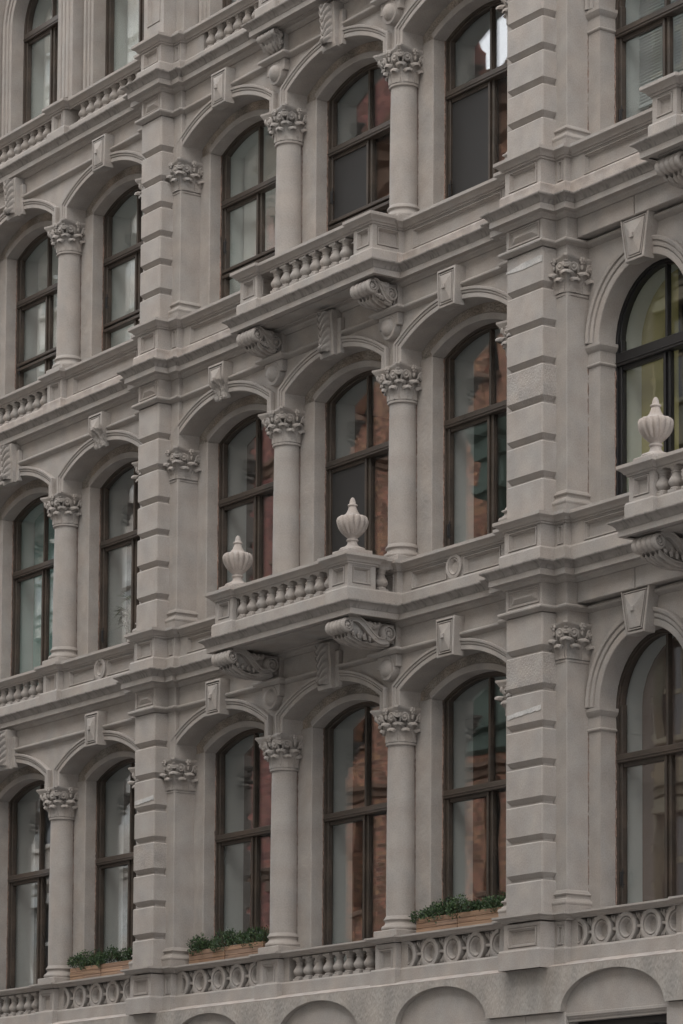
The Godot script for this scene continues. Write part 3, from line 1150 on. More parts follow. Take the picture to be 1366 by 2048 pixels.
	rv.box(xc + hw - 0.035, xc + hw + 0.06, sill - 0.02, spring + rise + 0.1, zf - 0.12 - deep, zf - 0.12)
	var head := PackedVector2Array()
	head.append_array(arc(xc, hw - 0.03, spring + 0.02, rise - 0.02, 12))
	head.append_array(PackedVector2Array([Vector2(xc + hw + 0.05, spring + rise + 0.3), Vector2(xc - hw - 0.05, spring + rise + 0.3)]))
	rv.prism(head, zf - 0.12 - deep, zf - 0.12, true)
	rv.box(xc - hw, xc + hw, sill - 0.05, sill + 0.02, zf - 0.12 - deep, zf - 0.115)
	put("reveal", rv.done(25.0), mat.plaster, o)
	return o

# ---------------------------------------------------------------- sill courses
func dado(x0: float, x1: float, f: int, z: float, panels: Array) -> void:
	# wall below the sill with sunk panels [from, to]
	var y0: float = SHELF[f] + 0.0
	var y1: float = RAIL[f] - 0.1
	var s := Shape.new()
	s.box(x0, x1, y0 - 0.1, y1 + 0.08, -0.3, z - 0.05)
	var last := x0
	var edges := []
	for p in panels:
		edges.append(p)
	var pa: float = SHELF[f] + 0.205
	var pb: float = RAIL[f] - 0.135
	var from := x0
	for i in edges.size():
		var to: float = x1 if i == edges.size() - 1 else (edges[i][1] + edges[i + 1][0]) / 2
		s.sunk(Vector3(from, y0, z), Vector3.RIGHT, Vector3.UP, to - from, y1 - y0 + 0.06, edges[i][0] - from, edges[i][1] - from, pa - y0, pb - y0)
		from = to
	if edges.is_empty():
		s.quad(Vector3(x0, y0, z), Vector3(x1, y0, z), Vector3(x1, y1 + 0.06, z), Vector3(x0, y1 + 0.06, z))
	put("sill_panel", s.done(), mat.stone, house)

func ring_panel(x0: float, x1: float, f: int, z: float, xc: float, gap: float) -> void:
	var o := part("ring_panel", house)
	var y: float = SHELF[f] + 0.335
	var r := 0.165
	var s := Shape.new()
	s.box(x0, x1, SHELF[f], RAIL[f] - 0.02, -0.3, z - 0.085)
	s.box(x0, x1, SHELF[f], SHELF[f] + 0.165, -0.3, z - 0.01)
	s.box(x0, xc - 2.0 * gap, SHELF[f] + 0.15, RAIL[f] - 0.06, 0.0, z)
	s.box(xc + 2.0 * gap, x1, SHELF[f] + 0.15, RAIL[f] - 0.06, 0.0, z)
	put("backing", s.done(), mat.stone, o)
	for k in range(-2, 3):
		var x := xc + k * gap
		if x < x0 - 0.05 or x > x1 + 0.05:
			continue
		if absf(k) == 2:
			put("ring", kit.half_ring_left if k < 0 else kit.half_ring_right, mat.carved, o, Vector3(x, y, z))
		else:
			put("ring", kit.ring, mat.carved, o, Vector3(x, y, z))
	for k in range(-2, 2):
		put("leaf_tie", kit.tie, mat.carved, o, Vector3(xc + (k + 0.5) * gap, y, z))

func balusters(o: Node3D, x0: float, count: int, gap: float, y: float, z: float, me: Mesh) -> void:
	for i in count:
		put("baluster", me, mat.carved, o, Vector3(x0 + gap * i, y, z))

func pedestal(o: Node3D, x0: float, x1: float, y0: float, y1: float, z0: float, z1: float, side := true, called := "pedestal") -> void:
	var s := Shape.new()
	s.box(x0 + 0.05, x1 - 0.05, y0, y1, z0, z1 - 0.05)
	s.box(x0 + 0.003, x1 - 0.003, y1 - 0.01, y1 + 0.01, z0, z1 - 0.003)
	var w := x1 - x0
	var h := y1 - y0
	var k := 0.065
	s.sunk(Vector3(x0, y0, z1), Vector3.RIGHT, Vector3.UP, w, h, k, w - k, h * 0.14, h * 0.88)
	# cheeks
	var d := z1 - z0
	s.sunk(Vector3(x1, y0, z1), Vector3.FORWARD, Vector3.UP, d, h, k, maxf(d - k, k + 0.1), h * 0.14, h * 0.88) if side else s.quad(Vector3(x1, y0, z1), Vector3(x1, y0, z0), Vector3(x1, y1, z0), Vector3(x1, y1, z1))
	s.quad(Vector3(x0, y0, z0), Vector3(x0, y0, z1), Vector3(x0, y1, z1), Vector3(x0, y1, z0))
	put(called, s.done(), mat.stone, o)

# the projecting balcony of storey f between the columns at xl and xr
func balcony(xl: float, xr: float, f: int) -> void:
	var big: bool = f == 1
	var o := part("balcony", house)
	var yc: float = SHELF[f] + 0.0025
	var yr: float = RAIL[f] + 0.02
	var slab: float = [0.0, 1.06, 0.75, 0.50][f]     # front edge of the slab
	var ped: float = [0.0, 0.93, 0.60, 0.36][f]      # front of the pedestals
	var depth := 0.40 if big else ped - 0.1
	var lean := slab - 0.22
	# slab: moulded edge, soffit with a sunk field
	var a := xl - 0.355 + 0.22 - 0.055
	var b := xr + 0.355 - 0.22 + 0.055
	var s := Shape.new()
	s.plan_sweep(pv([a, WALL, a, lean, b, lean, b, WALL]), cornice_profile(yc).slice(5, 8))
	var ed := Shape.new()
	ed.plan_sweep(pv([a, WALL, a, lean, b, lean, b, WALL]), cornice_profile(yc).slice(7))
	put("crown_moulding", ed.done(30.0), mat.dark_streaked, o)
	s.quad(Vector3(a, yc - 0.150, -0.05), Vector3(b, yc - 0.150, -0.05), Vector3(b, yc - 0.150, lean + 0.1), Vector3(a, yc - 0.150, lean + 0.1))
	s.box(a - 0.1, b + 0.1, yc - 0.14, yc + 0.02, -0.1, lean + 0.1)
	put("slab", s.done(30.0), mat.stone, o)
	if lean > 0.4:
		var fr := Shape.new()
		fr.plan_sweep(pv([a + 0.02, lean + 0.02, b - 0.02, lean + 0.02]), pv([-0.19, yc - 0.151, -0.17, yc - 0.164, -0.0, yc - 0.164, 0.0, yc - 0.15]))
		put("soffit_border", fr.done(), mat.stone, o)
	# plinth
	var p := Shape.new()
	var x0 := xl - 0.20
	var x1 := xr + 0.20
	var pz := ped
	p.plan_sweep(pv([x0, WALL, x0, pz, x0 + 0.4, pz, x0 + 0.4, pz - 0.06, x1 - 0.4, pz - 0.06, x1 - 0.4, pz, x1, pz, x1, WALL]), plinth_profile(yc + 0.0, yc + 0.19, 0.035))
	p.quad(Vector3(x0, yc + 0.192, pz - 0.06), Vector3(x1, yc + 0.192, pz - 0.06), Vector3(x1, yc + 0.192, -0.1), Vector3(x0, yc + 0.192, -0.1))
	put("plinth", p.done(), mat.stone, o)
	# pedestals
	var ya := yc + 0.19
	var yb := yr - 0.10
	pedestal(o, x0, x0 + 0.40, ya, yb, pz - depth, pz)
	pedestal(o, x1 - 0.40, x1, ya, yb, pz - depth, pz)
	# rail: breaks round the pedestals
	var rl := Shape.new()
	var path := pv([x0, WALL - 0.05, x0, pz, x0 + 0.4, pz, x0 + 0.4, pz - 0.05, x1 - 0.4, pz - 0.05, x1 - 0.4, pz, x1, pz, x1, pz - depth if big else WALL - 0.05])
	if big:
		path = pv([x0 + 0.05, WALL - 0.05, x0 + 0.05, pz - depth, x0, pz - depth, x0, pz, x0 + 0.4, pz, x0 + 0.4, pz - 0.05, x1 - 0.4, pz - 0.05, x1 - 0.4, pz, x1, pz, x1, pz - depth, x1 - 0.05, pz - depth, x1 - 0.05, WALL - 0.05])
	rl.plan_sweep(path, rail_profile(yr))
	# back of the rail
	rl.box(x0 + 0.1, x1 - 0.1, yr - 0.11, yr - 0.004, pz - 0.24, pz - 0.06)
	rl.box(x0 + 0.02, x0 + 0.36, yr - 0.11, yr - 0.003, WALL - 0.1, pz - 0.03)
	rl.box(x1 - 0.36, x1 - 0.02, yr - 0.11, yr - 0.003, WALL - 0.1, pz - 0.03)
	put("rail", rl.done(30.0), mat.stone, o)
	var gap := 0.215 if big else 0.22
	var count := 10 if big else 8
	if f == 3:
		count = 8
	var z := pz - 0.105
	var me: Mesh = kit.baluster if f < 3 else kit.baluster_tall
	balusters(o, (xl + xr) / 2 - gap * (count - 1) / 2.0, count, gap, ya, z, me)
	if big:
		for x in [xl, xr]:
			put("baluster", me, mat.carved, o, Vector3(x + (0.105 if x == xr else -0.105), ya, 0.385))

# string of the storey: columns, arches, windows, sill course of one three-window bay
func bay(k: int, f: int) -> void:
	var xc: float = BAYS[k]
	for m in [-1.275, 1.275]:
		column(xc + m, f)
	for w in 3:
		var x := xc + (w - 1) * BAY
		var l := x - 1.275
		var r := x + 1.275
		if w == 0:
			l = PIERS[k][1] - 0.02
		if w == 2:
			r = PIERS[k + 1][0] + 0.02
		arch_cell(x, f, l, r)
		var carved: bool = w == 1
		var n: float = NECK[f]
		if carved:
			put("carved_keystone", kit.leaf_key, mat.carved, house, Vector3(x, n + 0.855, WALL))
		else:
			var broken: bool = f == 1 and w != 2 or (f == 1 and k == 0 and w == 2)
			put("keystone", kit.key_broken if broken else kit.key, mat.carved, house, Vector3(x, n + 0.875, WALL))
		var look := {"transom": [7.265, 11.755, 15.82][f]}
		if f == 2 and not (k == 1 and w == 2):
			look["lower_bar"] = 14.86
			look["handle_at"] = 1.0
		if f == 2 and k == 1 and w > 0:
			look["screen"] = true
		if f == 1 and k == 1 and w == 1:
			look["screen"] = true
		if f > 0 and k == 1:
			look["pane"] = mat.pane_wavy
		window(x, 0.825, f, SHELF[f] + 0.17 if w == 1 and (k == 0 or f == 0) else RAIL[f] - 0.03, n + 0.53, 0.215, GLASS, look)
		# sill course
		var a := x - 1.065
		var b := x + 1.065
		if w == 1:
			if k == 0 or f == 0:
				var o := part("balustrade", house)
				balusters(o, x - 0.77, 8, 0.22, SHELF[f] + 0.19, 0.08, kit.baluster)
				var back := Shape.new()
				back.box(a, b, SHELF[f] - 0.1, SHELF[f] + 0.188, -0.3, WALL)
				put("footing", back.done(), mat.stone, o)
				for side in [a, b - 0.12]:
					var d := Shape.new()
					d.box(side, side + 0.12, SHELF[f] + 0.1, RAIL[f] - 0.05, -0.1, 0.13)
					put("end_block", d.done(), mat.stone, o)
			else:
				dado(a, b, f, 0.0, [])
		elif f == 0:
			ring_panel(a, b, f, WALL, x - 0.03, 0.45)
		elif f == 1:
			dado(a, b, f, WALL, [[x - 0.89, x - 0.16], [x + 0.16, x + 0.89]])
			put("roundel", kit.roundel, mat.carved, house, Vector3(x, SHELF[f] + 0.335, WALL + 0.002))
		else:
			dado(a, b, f, WALL, [[x - 0.89, x + 0.89]])
	for m in [-1.275, 1.275]:
		pedestal(house, xc + m - 0.21, xc + m + 0.21, SHELF[f] + 0.12, RAIL[f] - 0.09, -0.3, 0.22, false, "column_pedestal")

func make_kit() -> void:
	kit.capital = capital_mesh(false)
	kit.square_capital = capital_mesh(true)
	kit.base = base_mesh()
	kit.urn = urn_mesh()
	kit.baluster = baluster_mesh(0.295)
	kit.baluster_tall = baluster_mesh(0.29)
	kit.ring = ring_mesh(0.172)
	kit.roundel = ring_mesh(0.15, 0.0, TAU, 0.5, 0.024)
	kit.half_ring_right = ring_mesh(0.172, PI / 2, PI * 1.5)
	kit.half_ring_left = ring_mesh(0.172, -PI / 2, PI / 2)
	kit.tie = tie_mesh(0.165)
	kit.key = plain_keystone(0.46, 0.185, 0.165, 0.17, false)
	kit.key_broken = plain_keystone(0.46, 0.185, 0.165, 0.17, true)
	kit.key_wide = plain_keystone(0.52, 0.25, 0.16, 0.17, false)
	kit.leaf_key = leaf_keystone(0.56, 0.155)
	kit.console_big = console_mesh(0.80, 0.40, 0.088, 0.112, 0.03)
	kit.console = console_mesh(0.47, 0.40, 0.092, 0.098, 0.06)
	kit.console_small = console_mesh(0.20, 0.40, 0.05, 0.045, 0.12)

# ---------------------------------------------------------------- the long courses
func courses() -> void:
	var columns := [BAYS[0] - 1.275, BAYS[0] + 1.275, BAYS[1] - 1.275, BAYS[1] + 1.275]
	var breaks := []
	for x in columns:
		breaks.append([x - 0.21, x + 0.21, 0.22])
	breaks.append([5.44, 5.86, 0.22])
	for f in 4:
		if f > 0:
			var c := Shape.new()
			var o := part("cornice", house)
			c.plan_sweep(plan_line(WALL, 0.20, 0.40, [], 0.06), cornice_profile(SHELF[f]).slice(0, 8))
			put("bed_moulding", c.done(30.0), mat.stone, o)
			var cy := Shape.new()
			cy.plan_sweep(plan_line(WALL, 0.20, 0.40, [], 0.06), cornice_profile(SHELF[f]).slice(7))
			put("crown_moulding", cy.done(30.0), mat.dark_streaked, o)
			var core := Shape.new()
			core.box(-14.6, 8.8, SHELF[f] - 0.17, SHELF[f] + 0.02, -0.3, 0.1)
			put("cornice_core", core.done(), mat.stone, house)
		var r := Shape.new()
		r.plan_sweep(plan_line(WALL, 0.22, 0.42, breaks), rail_profile(RAIL[f], 0.60 if f == 0 else 1.0))
		put("sill_course", r.done(30.0), mat.stone, house)
		var p := Shape.new()
		p.plan_sweep(plan_line(WALL, 0.22, 0.42, breaks), plinth_profile(SHELF[f] - (0.035 if f == 0 else 0.0), SHELF[f] + 0.19, 0.045))
		put("plinth_course", p.done(), mat.pale if f == 2 else mat.stone, house)
		# ledge on top of the course, behind the moulding
		var l := Shape.new()
		for k in 2:
			for w in 3:
				var x: float = BAYS[k] + (w - 1) * BAY
				var open: bool = w == 1 and (k == 0 or f == 0) or f == 3
				l.box(x - 1.28, x + 1.28, RAIL[f] - (0.058 if f == 0 else 0.088), RAIL[f] + 0.004 + 0.0007 * w, -0.04 if open else -0.42, 0.139)
		for q in PIERS:
			l.box(q[0] - 0.3, q[1] + 0.25, RAIL[f] - 0.085, RAIL[f] + 0.006, -0.3, 0.215)
		l.box(3.4, 8.8, RAIL[f] - (0.057 if f == 0 else 0.087), RAIL[f] + 0.005, -0.44, 0.139)
		put("sill_ledge", l.done(), mat.stone, house)
		# dado of piers and pilasters
		for q in PIERS:
			var y0: float = SHELF[f] + 0.15
			var y1: float = RAIL[f] - 0.09
			var d := Shape.new()
			d.box(q[0] + 0.004, q[1] - 0.004, y0, y1, -0.3, 0.38)
			var wide: float = q[1] - q[0]
			d.sunk(Vector3(q[0], y0, 0.42), Vector3.RIGHT, Vector3.UP, wide, y1 - y0, 0.07, wide - 0.07, 0.06, y1 - y0 - 0.04)
			d.quad(Vector3(q[1], y0, 0.42), Vector3(q[1], y0, 0.2), Vector3(q[1], y1, 0.2), Vector3(q[1], y1, 0.42))
			d.quad(Vector3(q[0], y0, 0.2), Vector3(q[0], y0, 0.42), Vector3(q[0], y1, 0.42), Vector3(q[0], y1, 0.2))
			for side in [-1.0, 1.0]:
				var a: float = q[0] - 0.26 if side < 0 else q[1]
				var b: float = q[0] if side < 0 else q[1] + 0.19
				d.box(a + 0.004, b - 0.004, y0, y1, -0.3, 0.18)
				d.sunk(Vector3(a, y0, 0.22), Vector3.RIGHT, Vector3.UP, b - a, y1 - y0, 0.04, b - a - 0.04, 0.06, y1 - y0 - 0.04, 0.035)
				if side > 0:
					d.quad(Vector3(b, y0, 0.22), Vector3(b, y0, 0.0), Vector3(b, y1, 0.0), Vector3(b, y1, 0.22))
				else:
					d.quad(Vector3(a, y0, 0.0), Vector3(a, y0, 0.22), Vector3(a, y1, 0.22), Vector3(a, y1, 0.0))
			put("pier_dado", d.done(), mat.stone, house)
	# string course between the keystones
	for f in 3:
		var y: float = NECK[f] + 1.08
		var path := plan_line(WALL, 0.20, 0.40, [], JAMB)
		if f > 0 or true:
			var b := []
			for x in [BAYS[1] - 1.275, BAYS[1] + 1.275]:
				b.append([x - 0.235, x + 0.235, 0.235])
			path = plan_line(WALL, 0.20, 0.40, b, JAMB)
		var s := Shape.new()
		s.plan_sweep(path, belt_profile(y))
		put("string_course", s.done(30.0), mat.stone, house)

func consoles() -> void:
	for f in 3:
		var n: float = NECK[f]
		for x in [BAYS[1] - 1.275, BAYS[1] + 1.275]:
			# block with a boss over the column, under the string course
			var s := Shape.new()
			s.box(x - 0.235, x + 0.235, n + 1.082, n + 1.145, 0.0, 0.234)
			s.box(x - 0.2, x + 0.2, n + 0.93, n + 1.083, 0.0, 0.222, 0.006)
			s.box(x - 0.175, x + 0.175, n + 1.15, n + 1.43, 0.0, 0.205, 0.006)
			var keep := s.xf
			s.xf = Transform3D(Basis(Vector3(1, 0, 0), Vector3(0, 0, 1), Vector3(0, -1, 0)), Vector3(x, n + 0.93, 0))
			s.lathe(pv([0.155, 0.0, 0.155, 0.212, 0.145, 0.229, 0.11, 0.229, 0.105, 0.236, 0.1, 0.25, 0.085, 0.272, 0.05, 0.292, 0.0, 0.3]), 26)
			s.xf = keep
			put("boss_block", s.done(40.0), mat.carved, house)
			var me: Mesh = [kit.console_big, kit.console, kit.console_small][f]
			put("console", me, mat.carved, house, Vector3(x, SHELF[f + 1] - 0.165, 0.2))

# ---------------------------------------------------------------- the bay of round arches on the right
func right_bay(f: int) -> void:
	var n: float = NECK[f]
	var yr: float = [7.92, 12.06, 15.93][f]
	var hw := 0.785
	for i in 2:
		var xc: float = [4.455, 6.85][i]
		var xl: float = [3.05, 5.65][i]
		var xr: float = [5.65, 8.8][i]
		var o := part("arch", house)
		var a := arc(xc, hw, yr, hw * 0.999, 30)
		var poly := PackedVector2Array([Vector2(xl, SHELF[f] + 0.2), Vector2(xc - hw, SHELF[f] + 0.2)])
		poly.append_array(a)
		poly.append_array(PackedVector2Array([Vector2(xc + hw, SHELF[f] + 0.2), Vector2(xr, SHELF[f] + 0.2), Vector2(xr, n + 1.5), Vector2(xl, n + 1.5)]))
		var s := Shape.new()
		s.prism(poly, -0.46, JAMB)
		put("wall", s.done(20.0), mat.stone, o)
		var m := Shape.new()
		m.face_sweep(a, pv([-0.002, -0.2, -0.002, -0.09, 0.006, -0.082, 0.075, -0.082, 0.08, -0.094, 0.088, -0.094, 0.094, -0.07, 0.13, -0.062, 0.14, -0.075, 0.15, -0.075, 0.155, -0.05, 0.19, -0.04, 0.2, -0.055, 0.2, -0.13]))
		put("archivolt", m.done(25.0), mat.stone, o)
		for side in [-1.0, 1.0]:
			var x0: float = xc + side * hw
			var x1: float = xc + side * (hw + 0.21)
			var im := Shape.new()
			var p := pv([x0, -0.33, x0, JAMB, x1, JAMB, x1, -0.33]) if side > 0 else pv([x1, JAMB, x0, JAMB, x0, -0.33])
			im.plan_sweep(p, pv([0.0, yr - 0.265, 0.012, yr - 0.262, 0.022, yr - 0.25, 0.022, yr - 0.238, 0.008, yr - 0.225, 0.004, yr - 0.1, 0.012, yr - 0.09, 0.03, yr - 0.075, 0.045, yr - 0.045, 0.048, yr - 0.04, 0.048, yr - 0.005, 0.0, yr + 0.004]))
			put("impost", im.done(30.0), mat.stone, o)
		put("keystone", kit.key_wide, mat.carved, o, Vector3(xc, n + 0.68, JAMB))
		# frieze of two long stones that overhang the wall below
		var fx := [[3.46, 4.462], [4.478, 5.65]] if i == 0 else [[5.66, 7.0], [7.016, 8.8]]
		for q in fx:
			var fr := Shape.new()
			fr.box(q[0], q[1], n + 1.175, n + 1.42, -0.2, 0.055, 0.008)
			put("frieze_block", fr.done(), mat.stone, house)
		var bx := Shape.new()
		bx.box(3.46, 8.8, n + 1.3, n + 1.5, -0.3, 0.04)
		if i == 0:
			put("frieze_backing", bx.done(), mat.stone, house)
		var look := {"transom": [7.30, 11.80, 15.60][f], "mullion": 0.06, "reveal": 0.34}
		if f == 1:
			look["frame"] = mat.black
			look["transom_high"] = 0.15
			look["handle"] = false
		window(xc, hw, f, RAIL[f] - 0.03, yr, hw * 0.998, -0.33, look)
		seam(o, xc - hw + 0.003, -0.326, RAIL[f], yr - 0.3, 0.011, 40 + f)
		if i == 0:
			seam(o, 3.458, JAMB + 0.004, RAIL[f], yr - 0.27, 0.010, 60 + f)
	# column pier between the two arches
	if f == 0:
		ring_panel(3.45, 5.44, f, WALL, 4.42, 0.42)
	else:
		dado(3.45, 5.44, f, WALL, [[3.69, 5.26]])
	dado(5.86, 8.8, f, WALL, [])
	pedestal(house, 5.44, 5.86, SHELF[f] + 0.12, RAIL[f] - 0.09, -0.3, 0.22, false, "column_pedestal")
	if f > 0:
		balcony(5.65, 8.05, f)
		for x in [5.65, 8.05]:
			put("console", kit.console_big if f == 1 else kit.console, mat.carved, house, Vector3(x, SHELF[f] - 0.165, 0.12))

# ---------------------------------------------------------------- the top storey
func top_storey() -> void:
	var y0: float = RAIL[3]
	var spring := 20.0
	for k in 2:
		var xc: float = BAYS[k]
		for w in 3:
			var x := xc + (w - 1) * BAY
			var hw := 0.72 if w == 1 else 0.84
			var l := x - 1.275
			var r := x + 1.275
			if w == 0:
				l = PIERS[k][1] - 0.02
			if w == 2:
				r = PIERS[k + 1][0] + 0.02
			var o := part("arch", house)
			var a := arc(x, hw, spring, hw * 0.99, 24)
			var poly := PackedVector2Array([Vector2(l, SHELF[3] + 0.1), Vector2(x - hw, SHELF[3] + 0.1)])
			poly.append_array(a)
			poly.append_array(PackedVector2Array([Vector2(x + hw, SHELF[3] + 0.1), Vector2(r, SHELF[3] + 0.1), Vector2(r, 22.0), Vector2(l, 22.0)]))
			var s := Shape.new()
			s.prism(poly, -0.45, -0.12)
			put("wall", s.done(20.0), mat.stone, o)
			var curve := PackedVector2Array([Vector2(x - hw, y0 - 0.1)])
			curve.append_array(a)
			curve.append(Vector2(x + hw, y0 - 0.1))
			var m := Shape.new()
			m.face_sweep(curve, pv([-0.002, -0.2, -0.002, -0.09, 0.006, -0.082, 0.06, -0.082, 0.065, -0.094, 0.075, -0.094, 0.08, -0.07, 0.125, -0.066, 0.13, -0.078, 0.14, -0.078, 0.145, -0.045, 0.185, -0.035, 0.195, -0.05, 0.195, -0.13]))
			put("architrave", m.done(25.0), mat.stone, o)
			window(x, hw, 3, SHELF[3] + 0.17, spring, hw * 0.985, GLASS, {"transom": 19.84, "transom_high": 0.12, "mullion": 0.08, "handle": false})
			var b := part("balustrade", house)
			if w == 0 and k == 1:
				balusters(b, x - 0.50, 7, 0.225, SHELF[3] + 0.19, 0.08, kit.baluster_tall)
				var d := Shape.new()
				d.box(x - 1.07, x - 0.62, SHELF[3] + 0.1, y0 - 0.08, -0.2, WALL)
				put("end_block", d.done(), mat.stone, b)
			elif not (w == 1 and k == 1):
				balusters(b, x - 0.77, 8, 0.215, SHELF[3] + 0.19, 0.08, kit.baluster_tall)
			var ft := Shape.new()
			ft.box(x - 1.07, x + 1.07, SHELF[3] - 0.1, SHELF[3] + 0.188, -0.45, WALL)
			put("footing", ft.done(), mat.stone, b)
		for m in [-1.2, 1.2]:
			var c := part("pilaster", house)
			var s := Shape.new()
			var x: float = xc + m
			s.box(x - 0.215, x + 0.215, y0 - 0.05, 22.0, -0.3, 0.085, 0.006)
			for q in [-0.16, -0.055, 0.05]:
				s.box(x + q, x + q + 0.075, y0 + 0.12, 22.0, 0.05, 0.105, 0.012)
			s.box(x - 0.23, x + 0.23, y0 - 0.02, y0 + 0.1, -0.2, 0.12, 0.01)
			put("shaft", s.done(), mat.stone, c)
			pedestal(house, x + (0.07 if k == 0 else -0.07 * m) - 0.19, x + (0.07 if k == 0 else -0.07 * m) + 0.19, SHELF[3] + 0.12, y0 - 0.09, -0.3, 0.22, false, "column_pedestal")
	for q in PIERS:
		var o := part("pier", house)
		var s := Shape.new()
		s.box(q[0] + 0.004, q[1] - 0.004, y0 - 0.05, 22.0, -0.3, 0.34)
		var w: float = q[1] - q[0]
		s.sunk(Vector3(q[0], y0 - 0.05, 0.38), Vector3.RIGHT, Vector3.UP, w, 3.85, 0.09, w - 0.09, 0.28, 3.6)
		s.quad(Vector3(q[1], y0 - 0.05, 0.38), Vector3(q[1], y0 - 0.05, 0.2), Vector3(q[1], 22, 0.2), Vector3(q[1], 22, 0.38))
		s.quad(Vector3(q[0], y0 - 0.05, 0.2), Vector3(q[0], y0 - 0.05, 0.38), Vector3(q[0], 22, 0.38), Vector3(q[0], 22, 0.2))
		put("shaft", s.done(), mat.stone, o)
		for side in [-1.0, 1.0]:
			var p := Shape.new()
			var a: float = q[0] - 0.25 if side < 0 else q[1] - 0.01
			var b: float = q[0] + 0.01 if side < 0 else q[1] + 0.19
			p.box(a, b, y0 - 0.05, 22.0, -0.3, 0.18, 0.006)
			p.box(a - 0.015, b + 0.015, y0 - 0.03, y0 + 0.1, -0.3, 0.2, 0.01)
			put("strip", p.done(), mat.stone, o)
	var rb := Shape.new()
	rb.box(3.05, 8.8, SHELF[3], 22.0, -0.46, JAMB)
	put("wall", rb.done(), mat.stone, house)
	var c := Shape.new()
	c.plan_sweep(plan_line(0.0, 0.20, 0.40, []), shifted(pv([0.0, -0.6, 0.05, -0.55, 0.08, -0.4, 0.3, -0.35, 0.35, -0.2, 0.55, -0.12, 0.62, 0.0, 0.0, 0.1]), 0, 22.4))
	put("crowning_cornice", c.done(30.0), mat.stone, house)

# ---------------------------------------------------------------- ground storey, floors, roof
func ground_storey() -> void:
	var xs := [BAYS[0] - BAY, BAYS[0], BAYS[0] + BAY, BAYS[1] - BAY, BAYS[1], BAYS[1] + BAY, 4.42, 6.9]
	for i in xs.size():
		var x: float = xs[i]
		var l: float = -14.6 if i == 0 else (xs[i - 1] + x) / 2
		var r: float = 8.8 if i == xs.size() - 1 else (x + xs[i + 1]) / 2
		var poly := PackedVector2Array([Vector2(l, 4.515), Vector2(x - 0.885, 4.515)])
		for k in 25:
			var a := PI - PI * k / 24
			poly.append(Vector2(x + 0.885 * cos(a), 4.52 + 0.42 * sin(a)))
		poly.append_array(PackedVector2Array([Vector2(x + 0.885, 4.515), Vector2(r, 4.515), Vector2(r, 5.02), Vector2(l, 5.02)]))
		var o := part("shop_front", house)
		var s := Shape.new()
		s.prism(poly, 0.05, 0.35)
		put("arched_wall", s.done(20.0), mat.band, o)
		var b := Shape.new()
		b.box(x - 0.95, x + 0.95, 4.46, 5.0, -0.3, 0.275)
		put("blind_arch", b.done(), mat.stone, o)
		var lin := Shape.new()
		lin.plan_sweep(pv([x - 0.95, 0.1, x - 0.95, 0.26, x + 0.95, 0.26, x + 0.95, 0.1]), pv([-0.1, 4.40, 0.0, 4.40, 0.0, 4.43, 0.012, 4.432, 0.02, 4.45, 0.03, 4.46, 0.03, 4.49, 0.0, 4.50]))
		put("lintel", lin.done(), mat.stone, o)
		var p := Shape.new()
		p.box(l, x - 0.86, 0.0, 4.513, -0.4, 0.30, 0.01)
		p.box(x + 0.86, r, 0.0, 4.513, -0.4, 0.30, 0.01)
		put("pier", p.done(), mat.stone, o)
		var fr := Shape.new()
		for q in [[x - 0.86, x - 0.78, 0.0, 4.42], [x + 0.78, x + 0.86, 0.0, 4.42], [x - 0.78, x + 0.78, 4.32, 4.42], [x - 0.78, x + 0.78, 2.9, 3.0], [x - 0.78, x + 0.78, 0.0, 0.5]]:
			fr.box(q[0], q[1], q[2], q[3], 0.0, 0.12, 0.006)
		put("frame", fr.done(), mat.black, o)
		var g := Shape.new()
		g.box(x - 0.79, x + 0.79, 0.45, 4.35, 0.03, 0.04)
		put("pane", g.done(), mat.pane, o)
	# sloped top of the ground storey's wall
	var w := Shape.new()
	w.quad(Vector3(-14.6, 5.02, 0.352), Vector3(8.8, 5.02, 0.352), Vector3(8.8, 5.09, 0.15), Vector3(-14.6, 5.09, 0.15))
	w.quad(Vector3(-14.6, 4.99, 0.345), Vector3(8.8, 4.99, 0.345), Vector3(8.8, 5.02, 0.352), Vector3(-14.6, 5.02, 0.352))
	w.box(-14.6, 8.8, 4.9, 5.08, -0.3, 0.12)
	put("weathering", w.done(), mat.pale, house)
	# floors and cross walls
	for f in 5:
		var y: float = 0.15 if f == 0 else [SHELF[0] + 0.15, SHELF[1] + 0.15, SHELF[2] + 0.15, SHELF[3] + 0.15][f - 1]
		var s := Shape.new()
		s.box(-14.55, 8.75, y - 0.02, y, -6.0, -0.43)
		put("floor", s.done(), mat.boards, house)
		if f > 0:
			var c := Shape.new()
			c.box(-14.55, 8.75, y - 0.32, y - 0.021, -6.0, -0.3)
			put("ceiling", c.done(), mat.ceiling, house)
	for x in [-14.6, -5.34, 2.95, 8.6]:
		var s := Shape.new()
		s.box(x, x + 0.2, 0.0, 21.9, -6.0, -0.44)
		put("cross_wall", s.done(), mat.inner, house)
	var bk := Shape.new()
	bk.box(-14.6, 8.8, 0.0, 22.0, -6.3, -6.0)
	put("rear_wall", bk.done(), mat.inner, house)
	var roof := Shape.new()
	roof.box(-14.6, 8.8, 21.9, 22.3, -6.3, 0.1)
	put("roof", roof.done(), mat.roofing, house)

